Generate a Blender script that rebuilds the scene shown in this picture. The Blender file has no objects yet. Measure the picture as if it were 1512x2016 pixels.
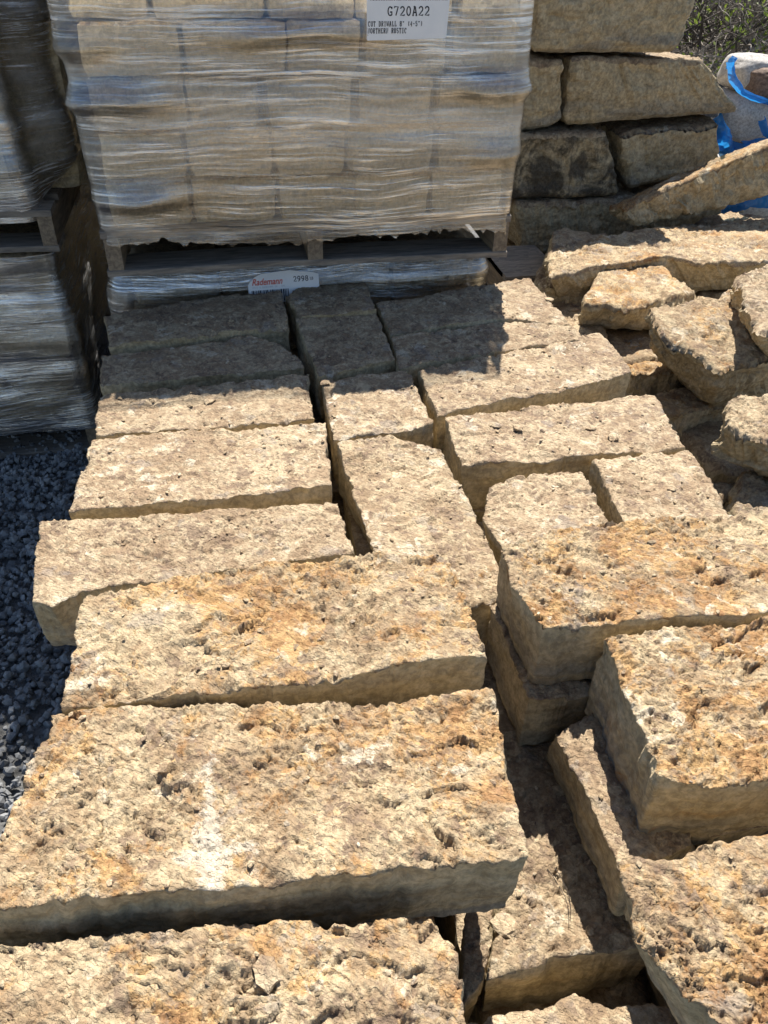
import bpy, bmesh, math, random
import numpy as np
from mathutils import Vector

# ------------------------------------------------------------------ camera, sky, sun, exposure
S = bpy.context.scene
COL = S.collection
R = math.radians
CAM_PITCH, CAM_YAW, CAM_ROLL, CAM_F = 38.0, 12.0, 1.5, 1540.0
cd = bpy.data.cameras.new('camera'); cam = bpy.data.objects.new('camera', cd); COL.objects.link(cam)
p, y, r = R(CAM_PITCH), R(CAM_YAW), R(CAM_ROLL)
fw = Vector((math.sin(y)*math.cos(p), math.cos(y)*math.cos(p), -math.sin(p)))
rt = Vector((math.cos(y), -math.sin(y), 0)); up = rt.cross(fw)
rt2 = rt*math.cos(r) + up*math.sin(r); up2 = up*math.cos(r) - rt*math.sin(r)
from mathutils import Matrix
m = Matrix((rt2, up2, -fw)).transposed().to_4x4(); m.translation = Vector((0, 0, 1.55))
cam.matrix_world = m
cd.sensor_fit = 'VERTICAL'; cd.sensor_height = 24.0; cd.lens = 24.0*CAM_F/2016.0
cd.clip_start = 0.02; cd.clip_end = 400
S.camera = cam

SUN_AZ, SUN_EL = 18.0, 54.0
W = bpy.data.worlds.new('World'); S.world = W; W.use_nodes = True
nt = W.node_tree; bg = nt.nodes['Background']
sky = nt.nodes.new('ShaderNodeTexSky'); sky.sky_type = 'NISHITA'; sky.sun_disc = False
sky.sun_elevation = R(SUN_EL); sky.sun_rotation = R(SUN_AZ); sky.air_density = 1.0; sky.dust_density = 0.6; sky.ozone_density = 1.5
nt.links.new(sky.outputs[0], bg.inputs[0]); bg.inputs[1].default_value = 0.072
sl = bpy.data.lights.new('sun', 'SUN'); sl.energy = 5.0; sl.angle = R(0.5); sl.color = (1.0, 0.945, 0.86)
so = bpy.data.objects.new('sun', sl); COL.objects.link(so)
sd = Vector((math.sin(R(SUN_AZ))*math.cos(R(SUN_EL)), math.cos(R(SUN_AZ))*math.cos(R(SUN_EL)), math.sin(R(SUN_EL))))
so.rotation_euler = (-sd).to_track_quat('-Z', 'Y').to_euler(); so.location = (2, 6, 8)
S.view_settings.view_transform = 'Standard'; S.view_settings.look = 'None'
S.view_settings.exposure = 0.95; S.view_settings.gamma = 1.0; S.view_settings.use_curve_mapping = False
S.render.engine = 'CYCLES'
S.cycles.use_denoising = True
S.cycles.max_bounces = 6; S.cycles.diffuse_bounces = 3; S.cycles.glossy_bounces = 3; S.cycles.transparent_max_bounces = 8

# ------------------------------------------------------------------ noise (numpy)
_rng = np.random.default_rng(7)
PERM = np.concatenate([_rng.permutation(512)]*3).astype(np.int64)
G3 = _rng.normal(size=(512, 3)); G3 /= np.linalg.norm(G3, axis=1)[:, None]
def perlin(P):
    P = np.asarray(P, float); i = np.floor(P).astype(np.int64); f = P - i; i &= 511
    u = f*f*f*(f*(f*6-15)+10); out = 0
    for dx in (0, 1):
        a = PERM[(i[:, 0]+dx) & 511]; wx = u[:, 0] if dx else 1-u[:, 0]
        for dy in (0, 1):
            b = PERM[a + ((i[:, 1]+dy) & 511)]; wy = u[:, 1] if dy else 1-u[:, 1]
            for dz in (0, 1):
                h = PERM[b + ((i[:, 2]+dz) & 511)]; wz = u[:, 2] if dz else 1-u[:, 2]
                g = G3[h]
                out = out + wx*wy*wz*(g[:, 0]*(f[:, 0]-dx)+g[:, 1]*(f[:, 1]-dy)+g[:, 2]*(f[:, 2]-dz))
    return out*1.5
def fbm(P, o=4, gain=.5):
    s = 0; a = 1.
    for k in range(o):
        s = s + a*perlin(P*(2.03**k) + 17.3*k); a *= gain
    return s
RV = _rng.random((512, 5))
def plates(x, y, seed):
    """voronoi plates: id-based height, tilt and the gap to the second cell"""
    ix = np.floor(x).astype(np.int64); iy = np.floor(y).astype(np.int64)
    d1 = np.full(x.shape, 9.); d2 = d1.copy(); h1 = np.zeros(x.shape)
    for a in (-1, 0, 1):
        for b in (-1, 0, 1):
            cx, cy = ix+a, iy+b
            r_ = RV[PERM[PERM[(cx+seed*13) & 511] + (cy & 511)]]
            ox = cx + r_[:, 0] - x; oy = cy + r_[:, 1] - y
            d = ox*ox+oy*oy
            hh = .32*(r_[:, 2] - .5) + (ox*(r_[:, 3]-.5) + oy*(r_[:, 4]-.35))*2.3
            near = d < d1
            d2 = np.where(near, d1, np.minimum(d2, d)); h1 = np.where(near, hh, h1); d1 = np.where(near, d, d1)
    return h1, np.sqrt(d2)-np.sqrt(d1)
def sstep(a, b, x):
    t = np.clip((x-a)/(b-a), 0, 1); return t*t*(3-2*t)

# ------------------------------------------------------------------ object helpers
def tag(o, label=None, cat=None, group=None, kind=None):
    for k, v in (('label', label), ('category', cat), ('group', group), ('kind', kind)):
        if v: o[k] = v
    return o
def mesh_np(name, V, quads=None, mats=(), ngons=(), mi=None, smooth=None, loc=None, parent=None):
    V = np.asarray(V, np.float32)
    if loc is not None: V = V - np.asarray(loc, np.float32)
    me = bpy.data.meshes.new(name)
    q = np.asarray(quads if quads is not None else np.zeros((0, 4)), np.int32)
    loops = [q.ravel()]; tot = [np.full(len(q), q.shape[1] if len(q) else 4, np.int32)]
    for n in ngons: loops.append(np.asarray(n, np.int32)); tot.append(np.array([len(n)], np.int32))
    loops = np.concatenate(loops); tot = np.concatenate(tot)
    me.vertices.add(len(V)); me.vertices.foreach_set('co', V.ravel())
    me.loops.add(len(loops)); me.loops.foreach_set('vertex_index', loops)
    me.polygons.add(len(tot)); st = np.concatenate([[0], np.cumsum(tot)[:-1]]).astype(np.int32)
    me.polygons.foreach_set('loop_start', st)
    for m_ in mats: me.materials.append(m_)
    if mi is not None: me.polygons.foreach_set('material_index', np.asarray(mi, np.int32))
    sm = np.zeros(len(tot), bool) if smooth is None else (np.full(len(tot), smooth) if np.isscalar(smooth) else np.asarray(smooth))
    me.polygons.foreach_set('use_smooth', sm)
    me.update(calc_edges=True); me.validate()
    o = bpy.data.objects.new(name, me); COL.objects.link(o)
    if loc is not None: o.location = [float(c) for c in loc]
    if parent is not None: o.parent = parent
    return o
def empty(name, loc):
    o = bpy.data.objects.new(name, None); COL.objects.link(o); o.location = loc; o.empty_display_size = .1; return o
def grid_quads(nu, nv, off=0, flip=False):
    a = np.arange(nu*nv).reshape(nv, nu) + off
    q = np.stack([a[:-1, :-1], a[:-1, 1:], a[1:, 1:], a[1:, :-1]], -1).reshape(-1, 4)
    return q[:, ::-1] if flip else q
CAMP = np.array([0, 0, 1.55])

# ------------------------------------------------------------------ materials
def new_mat(name):
    m_ = bpy.data.materials.new(name); m_.use_nodes = True
    t = m_.node_tree; t.nodes.clear(); return m_, t
class NT:
    def __init__(s, t): s.t = t; s.n = t.nodes; s.l = t.links
    def node(s, ty, **kw):
        n = s.n.new(ty)
        for k, v in kw.items(): setattr(n, k, v)
        return n
    def put(s, n, i, v):
        if hasattr(v, 'is_linked') or isinstance(v, bpy.types.NodeSocket): s.l.new(v, n.inputs[i])
        else: n.inputs[i].default_value = v
    def noise(s, vec, scale, detail=6, rough=.6, dist=0., w=None, lac=2.0):
        n = s.node('ShaderNodeTexNoise'); n.noise_dimensions = '4D' if w is not None else '3D'
        s.put(n, 'Vector', vec); s.put(n, 'Scale', scale); s.put(n, 'Detail', detail); s.put(n, 'Roughness', rough); s.put(n, 'Distortion', dist); s.put(n, 'Lacunarity', lac)
        if w is not None: s.put(n, 'W', w)
        return n.outputs['Fac']
    def voro(s, vec, scale, feature='F1', rnd=1.0, out='Distance'):
        n = s.node('ShaderNodeTexVoronoi'); n.feature = feature
        s.put(n, 'Vector', vec); s.put(n, 'Scale', scale); s.put(n, 'Randomness', rnd); return n.outputs[out]
    def math(s, op, a, b=0., c=None):
        n = s.node('ShaderNodeMath', operation=op); s.put(n, 0, a); s.put(n, 1, b)
        if c is not None: s.put(n, 2, c)
        return n.outputs[0]
    def ss(s, x, a, b):
        n = s.node('ShaderNodeMapRange'); n.interpolation_type = 'SMOOTHSTEP'
        s.put(n, 0, x); s.put(n, 1, a); s.put(n, 2, b); return n.outputs[0]
    def mix(s, f, a, b, blend='MIX'):
        n = s.node('ShaderNodeMix', data_type='RGBA', blend_type=blend)
        s.put(n, 0, f); s.put(n, 6, a if not isinstance(a, tuple) else (*a, 1)); s.put(n, 7, b if not isinstance(b, tuple) else (*b, 1)); return n.outputs[2]
    def attr(s, name):
        n = s.node('ShaderNodeAttribute', attribute_type='OBJECT', attribute_name=name); return n.outputs['Fac']
    def bump(s, h, strength, dist, normal=None):
        n = s.node('ShaderNodeBump'); s.put(n, 'Height', h); s.put(n, 'Strength', strength); s.put(n, 'Distance', dist)
        if normal is not None: s.put(n, 'Normal', normal)
        return n.outputs[0]
    def obj(s): return s.node('ShaderNodeTexCoord').outputs['Object']
    def rand(s): return s.node('ShaderNodeObjectInfo').outputs['Random']
    def mapping(s, vec, scale=(1, 1, 1), rot=(0, 0, 0), loc=(0, 0, 0)):
        n = s.node('ShaderNodeMapping'); s.put(n, 0, vec); n.inputs['Scale'].default_value = scale; n.inputs['Rotation'].default_value = rot; n.inputs['Location'].default_value = loc; return n.outputs[0]
    def bsdf(s, col, rough=.8, normal=None, spec=.3):
        b = s.node('ShaderNodeBsdfPrincipled'); s.put(b, 'Base Color', col if not isinstance(col, tuple) else (*col, 1)); s.put(b, 'Roughness', rough); s.put(b, 'Specular IOR Level', spec)
        if normal is not None: s.put(b, 'Normal', normal)
        return b
    def out(s, sh):
        o = s.node('ShaderNodeOutputMaterial'); s.l.new(sh, o.inputs[0])

def stone_top_material():
    m_, t = new_mat('stone_split_face'); g = NT(t)
    v = g.obj(); w = g.math('MULTIPLY', g.rand(), 40.)
    big = g.noise(v, 7, 7, .62, .6, w)
    mid = g.noise(v, 22, 8, .68, 1.0, g.math('ADD', w, 5.))
    rst = g.noise(v, 6, 9, .68, 1.2, g.math('ADD', w, 11.))
    pur = g.noise(v, 15, 9, .7, .8, g.math('ADD', w, 23.))
    gry = g.noise(v, 12, 6, .6, .5, g.math('ADD', w, 31.))
    pale = g.noise(v, 11, 8, .7, .9, g.math('ADD', w, 37.))
    fine = g.noise(v, 160, 5, .7, .3, w)
    wv = g.node('ShaderNodeVectorMath', operation='ADD'); g.put(wv, 0, v)
    nw = g.node('ShaderNodeTexNoise'); g.put(nw, 'Vector', v); g.put(nw, 'Scale', 26); g.put(nw, 'Detail', 5)
    sc_ = g.node('ShaderNodeVectorMath', operation='SCALE'); g.put(sc_, 0, nw.outputs['Color']); g.put(sc_, 'Scale', .035); g.l.new(sc_.outputs[0], wv.inputs[1])
    def cells(scale, off):
        n = g.node('ShaderNodeTexVoronoi'); n.voronoi_dimensions = '4D'; g.put(n, 'Vector', wv.outputs[0]); g.put(n, 'Scale', scale); g.put(n, 'W', g.math('ADD', w, off))
        sp = g.node('ShaderNodeSeparateColor'); g.put(sp, 0, n.outputs['Color']); return sp.outputs[0], sp.outputs[1]
    v1, v1b = cells(42, 1.); v2, v2b = cells(100, 2.)
    ra = g.attr('rust'); cream = g.mix(ra, (.52, .410, .272), (.525, .415, .258)); tan = g.mix(ra, (.33, .236, .150), (.335, .24, .142))
    f = g.math('ADD', g.math('ADD', g.math('MULTIPLY', mid, .75), g.math('MULTIPLY', big, .75)), g.math('ADD', g.math('MULTIPLY', v1, .20), g.math('MULTIPLY', g.math('SUBTRACT', v2, .5), .20)))
    c = g.mix(g.ss(f, .68, 1.02), tan, cream)
    pf = g.math('ADD', pur, g.math('MULTIPLY', g.math('SUBTRACT', v2b, .5), .16))
    c = g.mix(g.math('MULTIPLY', g.ss(pf, g.math('ADD', .50, g.math('MULTIPLY', g.rand(), .05)), .63), .75), c, (.215, .150, .105))
    gf = g.math('ADD', gry, g.math('MULTIPLY', g.math('SUBTRACT', v1b, .5), .18))
    c = g.mix(g.math('MULTIPLY', g.ss(gf, .60, .68), .45), c, (.31, .27, .235))
    rust = g.attr('rust')
    th = g.math('SUBTRACT', .70, g.math('MULTIPLY', rust, .285))
    rn = g.math('ADD', g.math('ADD', g.math('MULTIPLY', rst, .72), g.math('MULTIPLY', g.noise(v, 38, 7, .7, .8, g.math('ADD', w, 51.)), .28)), g.math('MULTIPLY', g.math('SUBTRACT', v2, .5), .07))
    rf = g.ss(rn, th, g.math('ADD', th, .085))
    rc = g.mix(g.ss(f, .70, 1.0), (.31, .145, .045), (.48, .265, .085))
    c = g.mix(g.math('MULTIPLY', rf, .64), c, rc)
    wf = g.math('ADD', pale, g.math('MULTIPLY', g.math('SUBTRACT', v1, .5), .14))
    c = g.mix(g.math('MULTIPLY', g.ss(wf, .585, .68), .8), c, (.66, .575, .44))
    sx, sy = g.attr('scar_x'), g.attr('scar_y'); sp3 = g.node('ShaderNodeSeparateXYZ'); g.put(sp3, 0, wv.outputs[0])
    ax_ = g.math('MULTIPLY', g.math('ABSOLUTE', g.math('SUBTRACT', sp3.outputs[0], sx)), 1.15); ay_ = g.math('MULTIPLY', g.math('ABSOLUTE', g.math('SUBTRACT', sp3.outputs[1], sy)), .8)
    arm = g.math('MINIMUM', g.math('ADD', g.math('MULTIPLY', ax_, 3.2), g.math('MULTIPLY', ay_, .5)), g.math('ADD', ax_, g.math('MULTIPLY', ay_, 2.6)))
    sm_ = g.ss(g.math('ADD', arm, g.math('ADD', g.math('MULTIPLY', g.math('SUBTRACT', mid, .5), .22), g.math('MULTIPLY', g.math('SUBTRACT', g.noise(v, 70, 6, .7, 1.), .5), .16))), .058, .030)
    c = g.mix(g.math('MULTIPLY', g.math('MULTIPLY', sm_, g.attr('scar')), .5), c, (.70, .64, .53))
    dk = g.ss(g.noise(v, 60, 6, .72, .8, g.math('ADD', w, 3.)), .60, .72)
    c = g.mix(g.math('MULTIPLY', dk, .38), c, (.16, .10, .06))
    hsv = g.node('ShaderNodeHueSaturation'); g.put(hsv, 'Color', c)
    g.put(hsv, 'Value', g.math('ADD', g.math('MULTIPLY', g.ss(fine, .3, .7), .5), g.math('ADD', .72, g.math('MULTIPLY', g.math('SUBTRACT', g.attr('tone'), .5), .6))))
    nb = g.bump(g.noise(v, 260, 4, .75, 0, w), .6, .005)
    nb = g.bump(g.noise(v, 80, 7, .75, .8, w), .45, .010, nb)
    fl = g.mapping(v, (.8, 1.6, 1.), (0, 0, R(32)))
    dotn = g.node('ShaderNodeVectorMath', operation='DOT_PRODUCT'); g.put(dotn, 0, v); dotn.inputs[1].default_value = (.55, .83, 0)
    for sc2, mul, ramp, dist, off in ((34, 4.2, 75., .0026, 61.), (90, 4.0, 190., .0013, 67.)):
        tn = g.math('ADD', g.math('MULTIPLY', g.noise(v, sc2, 5, .6, .6, g.math('ADD', w, off)), mul), g.math('MULTIPLY', dotn.outputs['Value'], ramp))
        fr_ = g.math('FRACT', tn); st_ = g.math('SUBTRACT', g.ss(fr_, .84, 1.), fr_)
        nb = g.bump(st_, .8, dist, nb)
    b = g.bsdf(hsv.outputs[0], .88, nb, .25); g.out(b.outputs[0]); return m_

def stone_side_material():
    m_, t = new_mat('stone_broken_side'); g = NT(t)
    v = g.obj(); w = g.math('MULTIPLY', g.rand(), 40.)
    lay = g.mapping(v, (3, 3, 22))
    bed = g.noise(lay, 1.6, 6, .6, .5, w)
    n1 = g.noise(v, 16, 8, .66, .6, g.math('ADD', w, 4.))
    n2 = g.noise(v, 90, 6, .7, .4, w)
    c = g.mix(g.ss(n1, .35, .65), (.42, .335, .205), (.53, .43, .275))
    c = g.mix(g.math('MULTIPLY', g.ss(bed, .52, .64), .5), c, (.36, .255, .13))
    blue = g.noise(g.mapping(v, (2, 2, 9)), 1.7, 5, .55, .4, g.math('ADD', w, 9.))
    sep = g.node('ShaderNodeSeparateXYZ'); g.put(sep, 0, v)
    low = g.ss(sep.outputs[2], g.math('MULTIPLY', g.attr('thick'), .62), g.math('MULTIPLY', g.attr('thick'), .2))
    bl = g.math('MULTIPLY', g.math('MULTIPLY', g.ss(blue, .43, .53), low), g.attr('blue'))
    c = g.mix(g.math('MULTIPLY', bl, .9), c, (.125, .14, .155))
    rs = g.ss(g.noise(v, 10, 7, .65, .8, g.math('ADD', w, 17.)), g.math('SUBTRACT', .75, g.math('MULTIPLY', g.attr('rust'), .20)), g.math('SUBTRACT', .88, g.math('MULTIPLY', g.attr('rust'), .20)))
    c = g.mix(g.math('MULTIPLY', rs, .8), c, (.36, .18, .05))
    dark = g.ss(g.noise(v, 9, 8, .66, .7, g.math('ADD', w, 27.)), g.math('SUBTRACT', .74, g.math('MULTIPLY', g.attr('dark'), .34)), g.math('SUBTRACT', .88, g.math('MULTIPLY', g.attr('dark'), .34)))
    c = g.mix(g.math('MULTIPLY', dark, .85), c, (.055, .048, .04))
    hsv = g.node('ShaderNodeHueSaturation'); g.put(hsv, 'Color', c)
    g.put(hsv, 'Value', g.math('ADD', g.math('MULTIPLY', g.ss(n2, .35, .65), .55), g.math('ADD', .70, g.math('MULTIPLY', g.math('SUBTRACT', g.attr('tone'), .5), .5))))
    nb = g.bump(g.noise(v, 170, 6, .75, .2, w), .6, .006)
    nb = g.bump(g.noise(g.mapping(v, (8, 8, 50)), 2., 6, .65, .5, w), .35, .006, nb)
    b = g.bsdf(hsv.outputs[0], .9, nb, .2); g.out(b.outputs[0]); return m_
M_TOP = stone_top_material(); M_SIDE = stone_side_material()

def simple_mat(name, c1, c2, scale, rough=.8, bump=.3, bdist=.004, stretch=(1, 1, 1), detail=8, spec=.3):
    m_, t = new_mat(name); g = NT(t); v = g.mapping(g.obj(), stretch); w = g.math('MULTIPLY', g.rand(), 30.)
    n = g.noise(v, scale, detail, .65, .5, w)
    c = g.mix(g.ss(n, .3, .7), c1, c2)
    nb = g.bump(g.noise(v, scale*3, 6, .7, .2, w), bump, bdist)
    g.out(g.bsdf(c, rough, nb, spec).outputs[0]); return m_
M_WOOD = simple_mat('weathered_pallet_wood', (.13, .115, .10), (.33, .28, .225), 9, .8, .4, .004, (1.2, 9, 9))
M_WOOD_Y = simple_mat('weathered_stringer_wood', (.13, .10, .075), (.30, .235, .16), 9, .8, .4, .004, (9, 1.2, 9))
M_GRAVEL = simple_mat('crushed_gravel', (.11, .115, .122), (.34, .345, .35), 14, .85, .3, .004)
M_GROUND = simple_mat('gravel_bed', (.10, .10, .10), (.24, .24, .235), 30, .95, .8, .02)
M_BANK = simple_mat('leaf_litter', (.045, .037, .028), (.17, .14, .105), 9, .95, .8, .05)
M_TWIG = simple_mat('dry_twig_bark', (.16, .135, .11), (.36, .32, .28), 10, .85, .2, .003)
M_TWIG_D = simple_mat('dark_branch_bark', (.035, .028, .022), (.11, .09, .075), 10, .85, .2, .003)
M_GRANITE = simple_mat('grey_granite', (.27, .255, .235), (.56, .53, .49), 120, .8, .4, .004)
M_GRANITE_B = simple_mat('brown_granite', (.09, .06, .045), (.27, .19, .14), 90, .8, .4, .004)
M_PAPER = simple_mat('tag_paper', (.78, .79, .80), (.86, .86, .86), 12, .45, .05, .001)
M_INK = simple_mat('tag_ink', (.012, .012, .02), (.02, .02, .03), 12, .6, 0, .001)
M_INK_RED = simple_mat('tag_red_ink', (.55, .07, .05), (.65, .12, .08), 12, .6, 0, .001)
M_INK_GREY = simple_mat('tag_grey_ink', (.40, .40, .44), (.46, .46, .5), 12, .6, 0, .001)

def leaf_mat():
    m_, t = new_mat('spring_leaf'); g = NT(t)
    c = g.mix(g.noise(g.obj(), 7, 3), (.13, .19, .03), (.27, .34, .06))
    b = g.bsdf(c, .5, None, .4); tr = g.node('ShaderNodeBsdfTranslucent'); g.put(tr, 0, c)
    mx = g.node('ShaderNodeMixShader'); mx.inputs[0].default_value = .4
    g.l.new(b.outputs[0], mx.inputs[1]); g.l.new(tr.outputs[0], mx.inputs[2]); g.out(mx.outputs[0]); return m_
M_LEAF = leaf_mat()

def film_material(name, cover, white, stretch, tilt=0., trans=.25, gloss=.10, clear=1.):
    """clear stretch film: many thin overlapping layers, milky and glossy where they bunch up into streaks"""
    m_, t = new_mat(name); g = NT(t)
    v = g.obj(); warp = g.noise(v, 2.2, 2, .5)
    cw = g.node('ShaderNodeCombineXYZ'); g.put(cw, 2, g.math('MULTIPLY', warp, .06)); 
    av = g.node('ShaderNodeVectorMath', operation='ADD'); g.put(av, 0, v); g.put(av, 1, cw.outputs[0])
    s1 = g.mapping(av.outputs[0], (stretch, stretch, 1.), (0, R(tilt), 0))
    a = g.noise(s1, 34, 8, .68, .35)
    b2 = g.noise(s1, 110, 6, .7, .2)
    c2 = g.noise(g.mapping(av.outputs[0], (stretch*4, stretch*4, 1.), (0, R(tilt+3), 0)), 9, 6, .65, .6)
    streak = g.math('ADD', g.math('MULTIPLY', a, .30), g.math('MULTIPLY', b2, .70))
    dens = g.math('ADD', .18, g.math('MULTIPLY', g.ss(g.noise(g.mapping(v, (2.2, 2.2, 6)), 1., 5, .6, .8), .38, .60), 1.4))
    s2 = g.mapping(av.outputs[0], (stretch*1.3, stretch*1.3, 1.), (0, R(tilt+13), 0)); s3 = g.mapping(av.outputs[0], (stretch*1.3, stretch*1.3, 1.), (0, R(tilt-11), 0))
    fold = g.math('MAXIMUM', g.math('MULTIPLY', g.ss(g.noise(s2, 60, 5, .65, .2), .60, .68), g.ss(g.noise(v, 3.1, 3, .5), .52, .62)), g.math('MULTIPLY', g.ss(g.noise(s3, 60, 5, .65, .2), .60, .68), g.ss(g.noise(v, 2.7, 3, .5), .42, .36)))
    patch = g.ss(c2, .44, .66)
    k = g.math('MULTIPLY', g.ss(streak, .48, .60), dens)
    fine = g.math('MAXIMUM', g.math('MULTIPLY', g.ss(g.noise(s1, 210, 5, .72, .1), .52, .61), dens), fold)
    col = g.mix(g.math('MAXIMUM', k, fine), (white*.45, white*.45, white*.45), (white, white, white))
    hgt = g.math('ADD', g.math('ADD', g.math('MULTIPLY', a, .40), g.math('MULTIPLY', fold, .2)), g.math('ADD', g.math('MULTIPLY', b2, .40), g.math('MULTIPLY', c2, .5)))
    nb = g.bump(hgt, .5, .012)
    pb = g.bsdf(col, .2, nb, .9)
    tl = g.node('ShaderNodeBsdfTranslucent'); g.put(tl, 0, col); g.put(tl, 'Normal', nb)
    m1 = g.node('ShaderNodeMixShader'); m1.inputs[0].default_value = trans
    g.l.new(pb.outputs[0], m1.inputs[1]); g.l.new(tl.outputs[0], m1.inputs[2])
    gl = g.node('ShaderNodeBsdfGlossy'); g.put(gl, 'Color', (1, 1, 1, 1)); g.put(gl, 'Roughness', .11); g.put(gl, 'Normal', nb)
    tp = g.node('ShaderNodeBsdfTransparent'); g.put(tp, 'Color', (.985, .98, .97, 1))
    fr = g.node('ShaderNodeFresnel'); g.put(fr, 0, 1.5); g.put(fr, 'Normal', nb)
    layers = g.math('ADD', .55, g.math('ADD', g.math('MULTIPLY', k, 1.5), g.math('MULTIPLY', patch, .9)))
    m2 = g.node('ShaderNodeMixShader'); g.put(m2, 0, g.math('MULTIPLY', g.math('ADD', g.math('MULTIPLY', fr.outputs[0], 1.2), gloss), layers)); g.l.new(tp.outputs[0], m2.inputs[1]); g.l.new(gl.outputs[0], m2.inputs[2])
    sz = g.node('ShaderNodeSeparateXYZ'); g.put(sz, 0, v)
    zc = g.math('ADD', clear, g.math('MULTIPLY', g.ss(g.math('ADD', sz.outputs[2], g.math('MULTIPLY', warp, .06)), .12, .36), g.math('SUBTRACT', 1., clear)))
    op = g.math('MULTIPLY', g.math('MULTIPLY', g.math('ADD', g.math('ADD', .03, g.math('MULTIPLY', k, .30)), g.math('ADD', g.math('MULTIPLY', patch, .06), g.math('MULTIPLY', fine, .42))), cover), zc)
    m3 = g.node('ShaderNodeMixShader'); g.put(m3, 0, op); g.l.new(m2.outputs[0], m3.inputs[1]); g.l.new(m1.outputs[0], m3.inputs[2])
    g.out(m3.outputs[0]); return m_
M_FILM = film_material('stretch_film', .48, .80, .030, 2.5, .25, .23, .25)
M_FILM_LOW = film_material('stretch_film_low', .28, .5, .05, -4., .2, .24)
M_FILM_LEFT = film_material('stretch_film_left', 1.0, .9, .045, -4., .35, .42)
def blue_mat():
    m_, t = new_mat('blue_plastic_film'); g = NT(t); v = g.obj()
    n = g.noise(v, 14, 6, .6, 1.)
    nb = g.bump(n, .6, .02); c = g.mix(n, (.008, .09, .32), (.02, .22, .58))
    b = g.bsdf(c, .22, nb, .6); tr = g.node('ShaderNodeBsdfTranslucent'); g.put(tr, 0, (.03, .35, .85, 1))
    tp = g.node('ShaderNodeBsdfTransparent'); g.put(tp, 0, (.35, .65, .95, 1))
    m1 = g.node('ShaderNodeMixShader'); m1.inputs[0].default_value = .4
    g.l.new(b.outputs[0], m1.inputs[1]); g.l.new(tr.outputs[0], m1.inputs[2])
    m2 = g.node('ShaderNodeMixShader'); m2.inputs[0].default_value = .18
    g.l.new(m1.outputs[0], m2.inputs[1]); g.l.new(tp.outputs[0], m2.inputs[2])
    g.out(m2.outputs[0]); return m_
M_BLUE = blue_mat()

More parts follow.
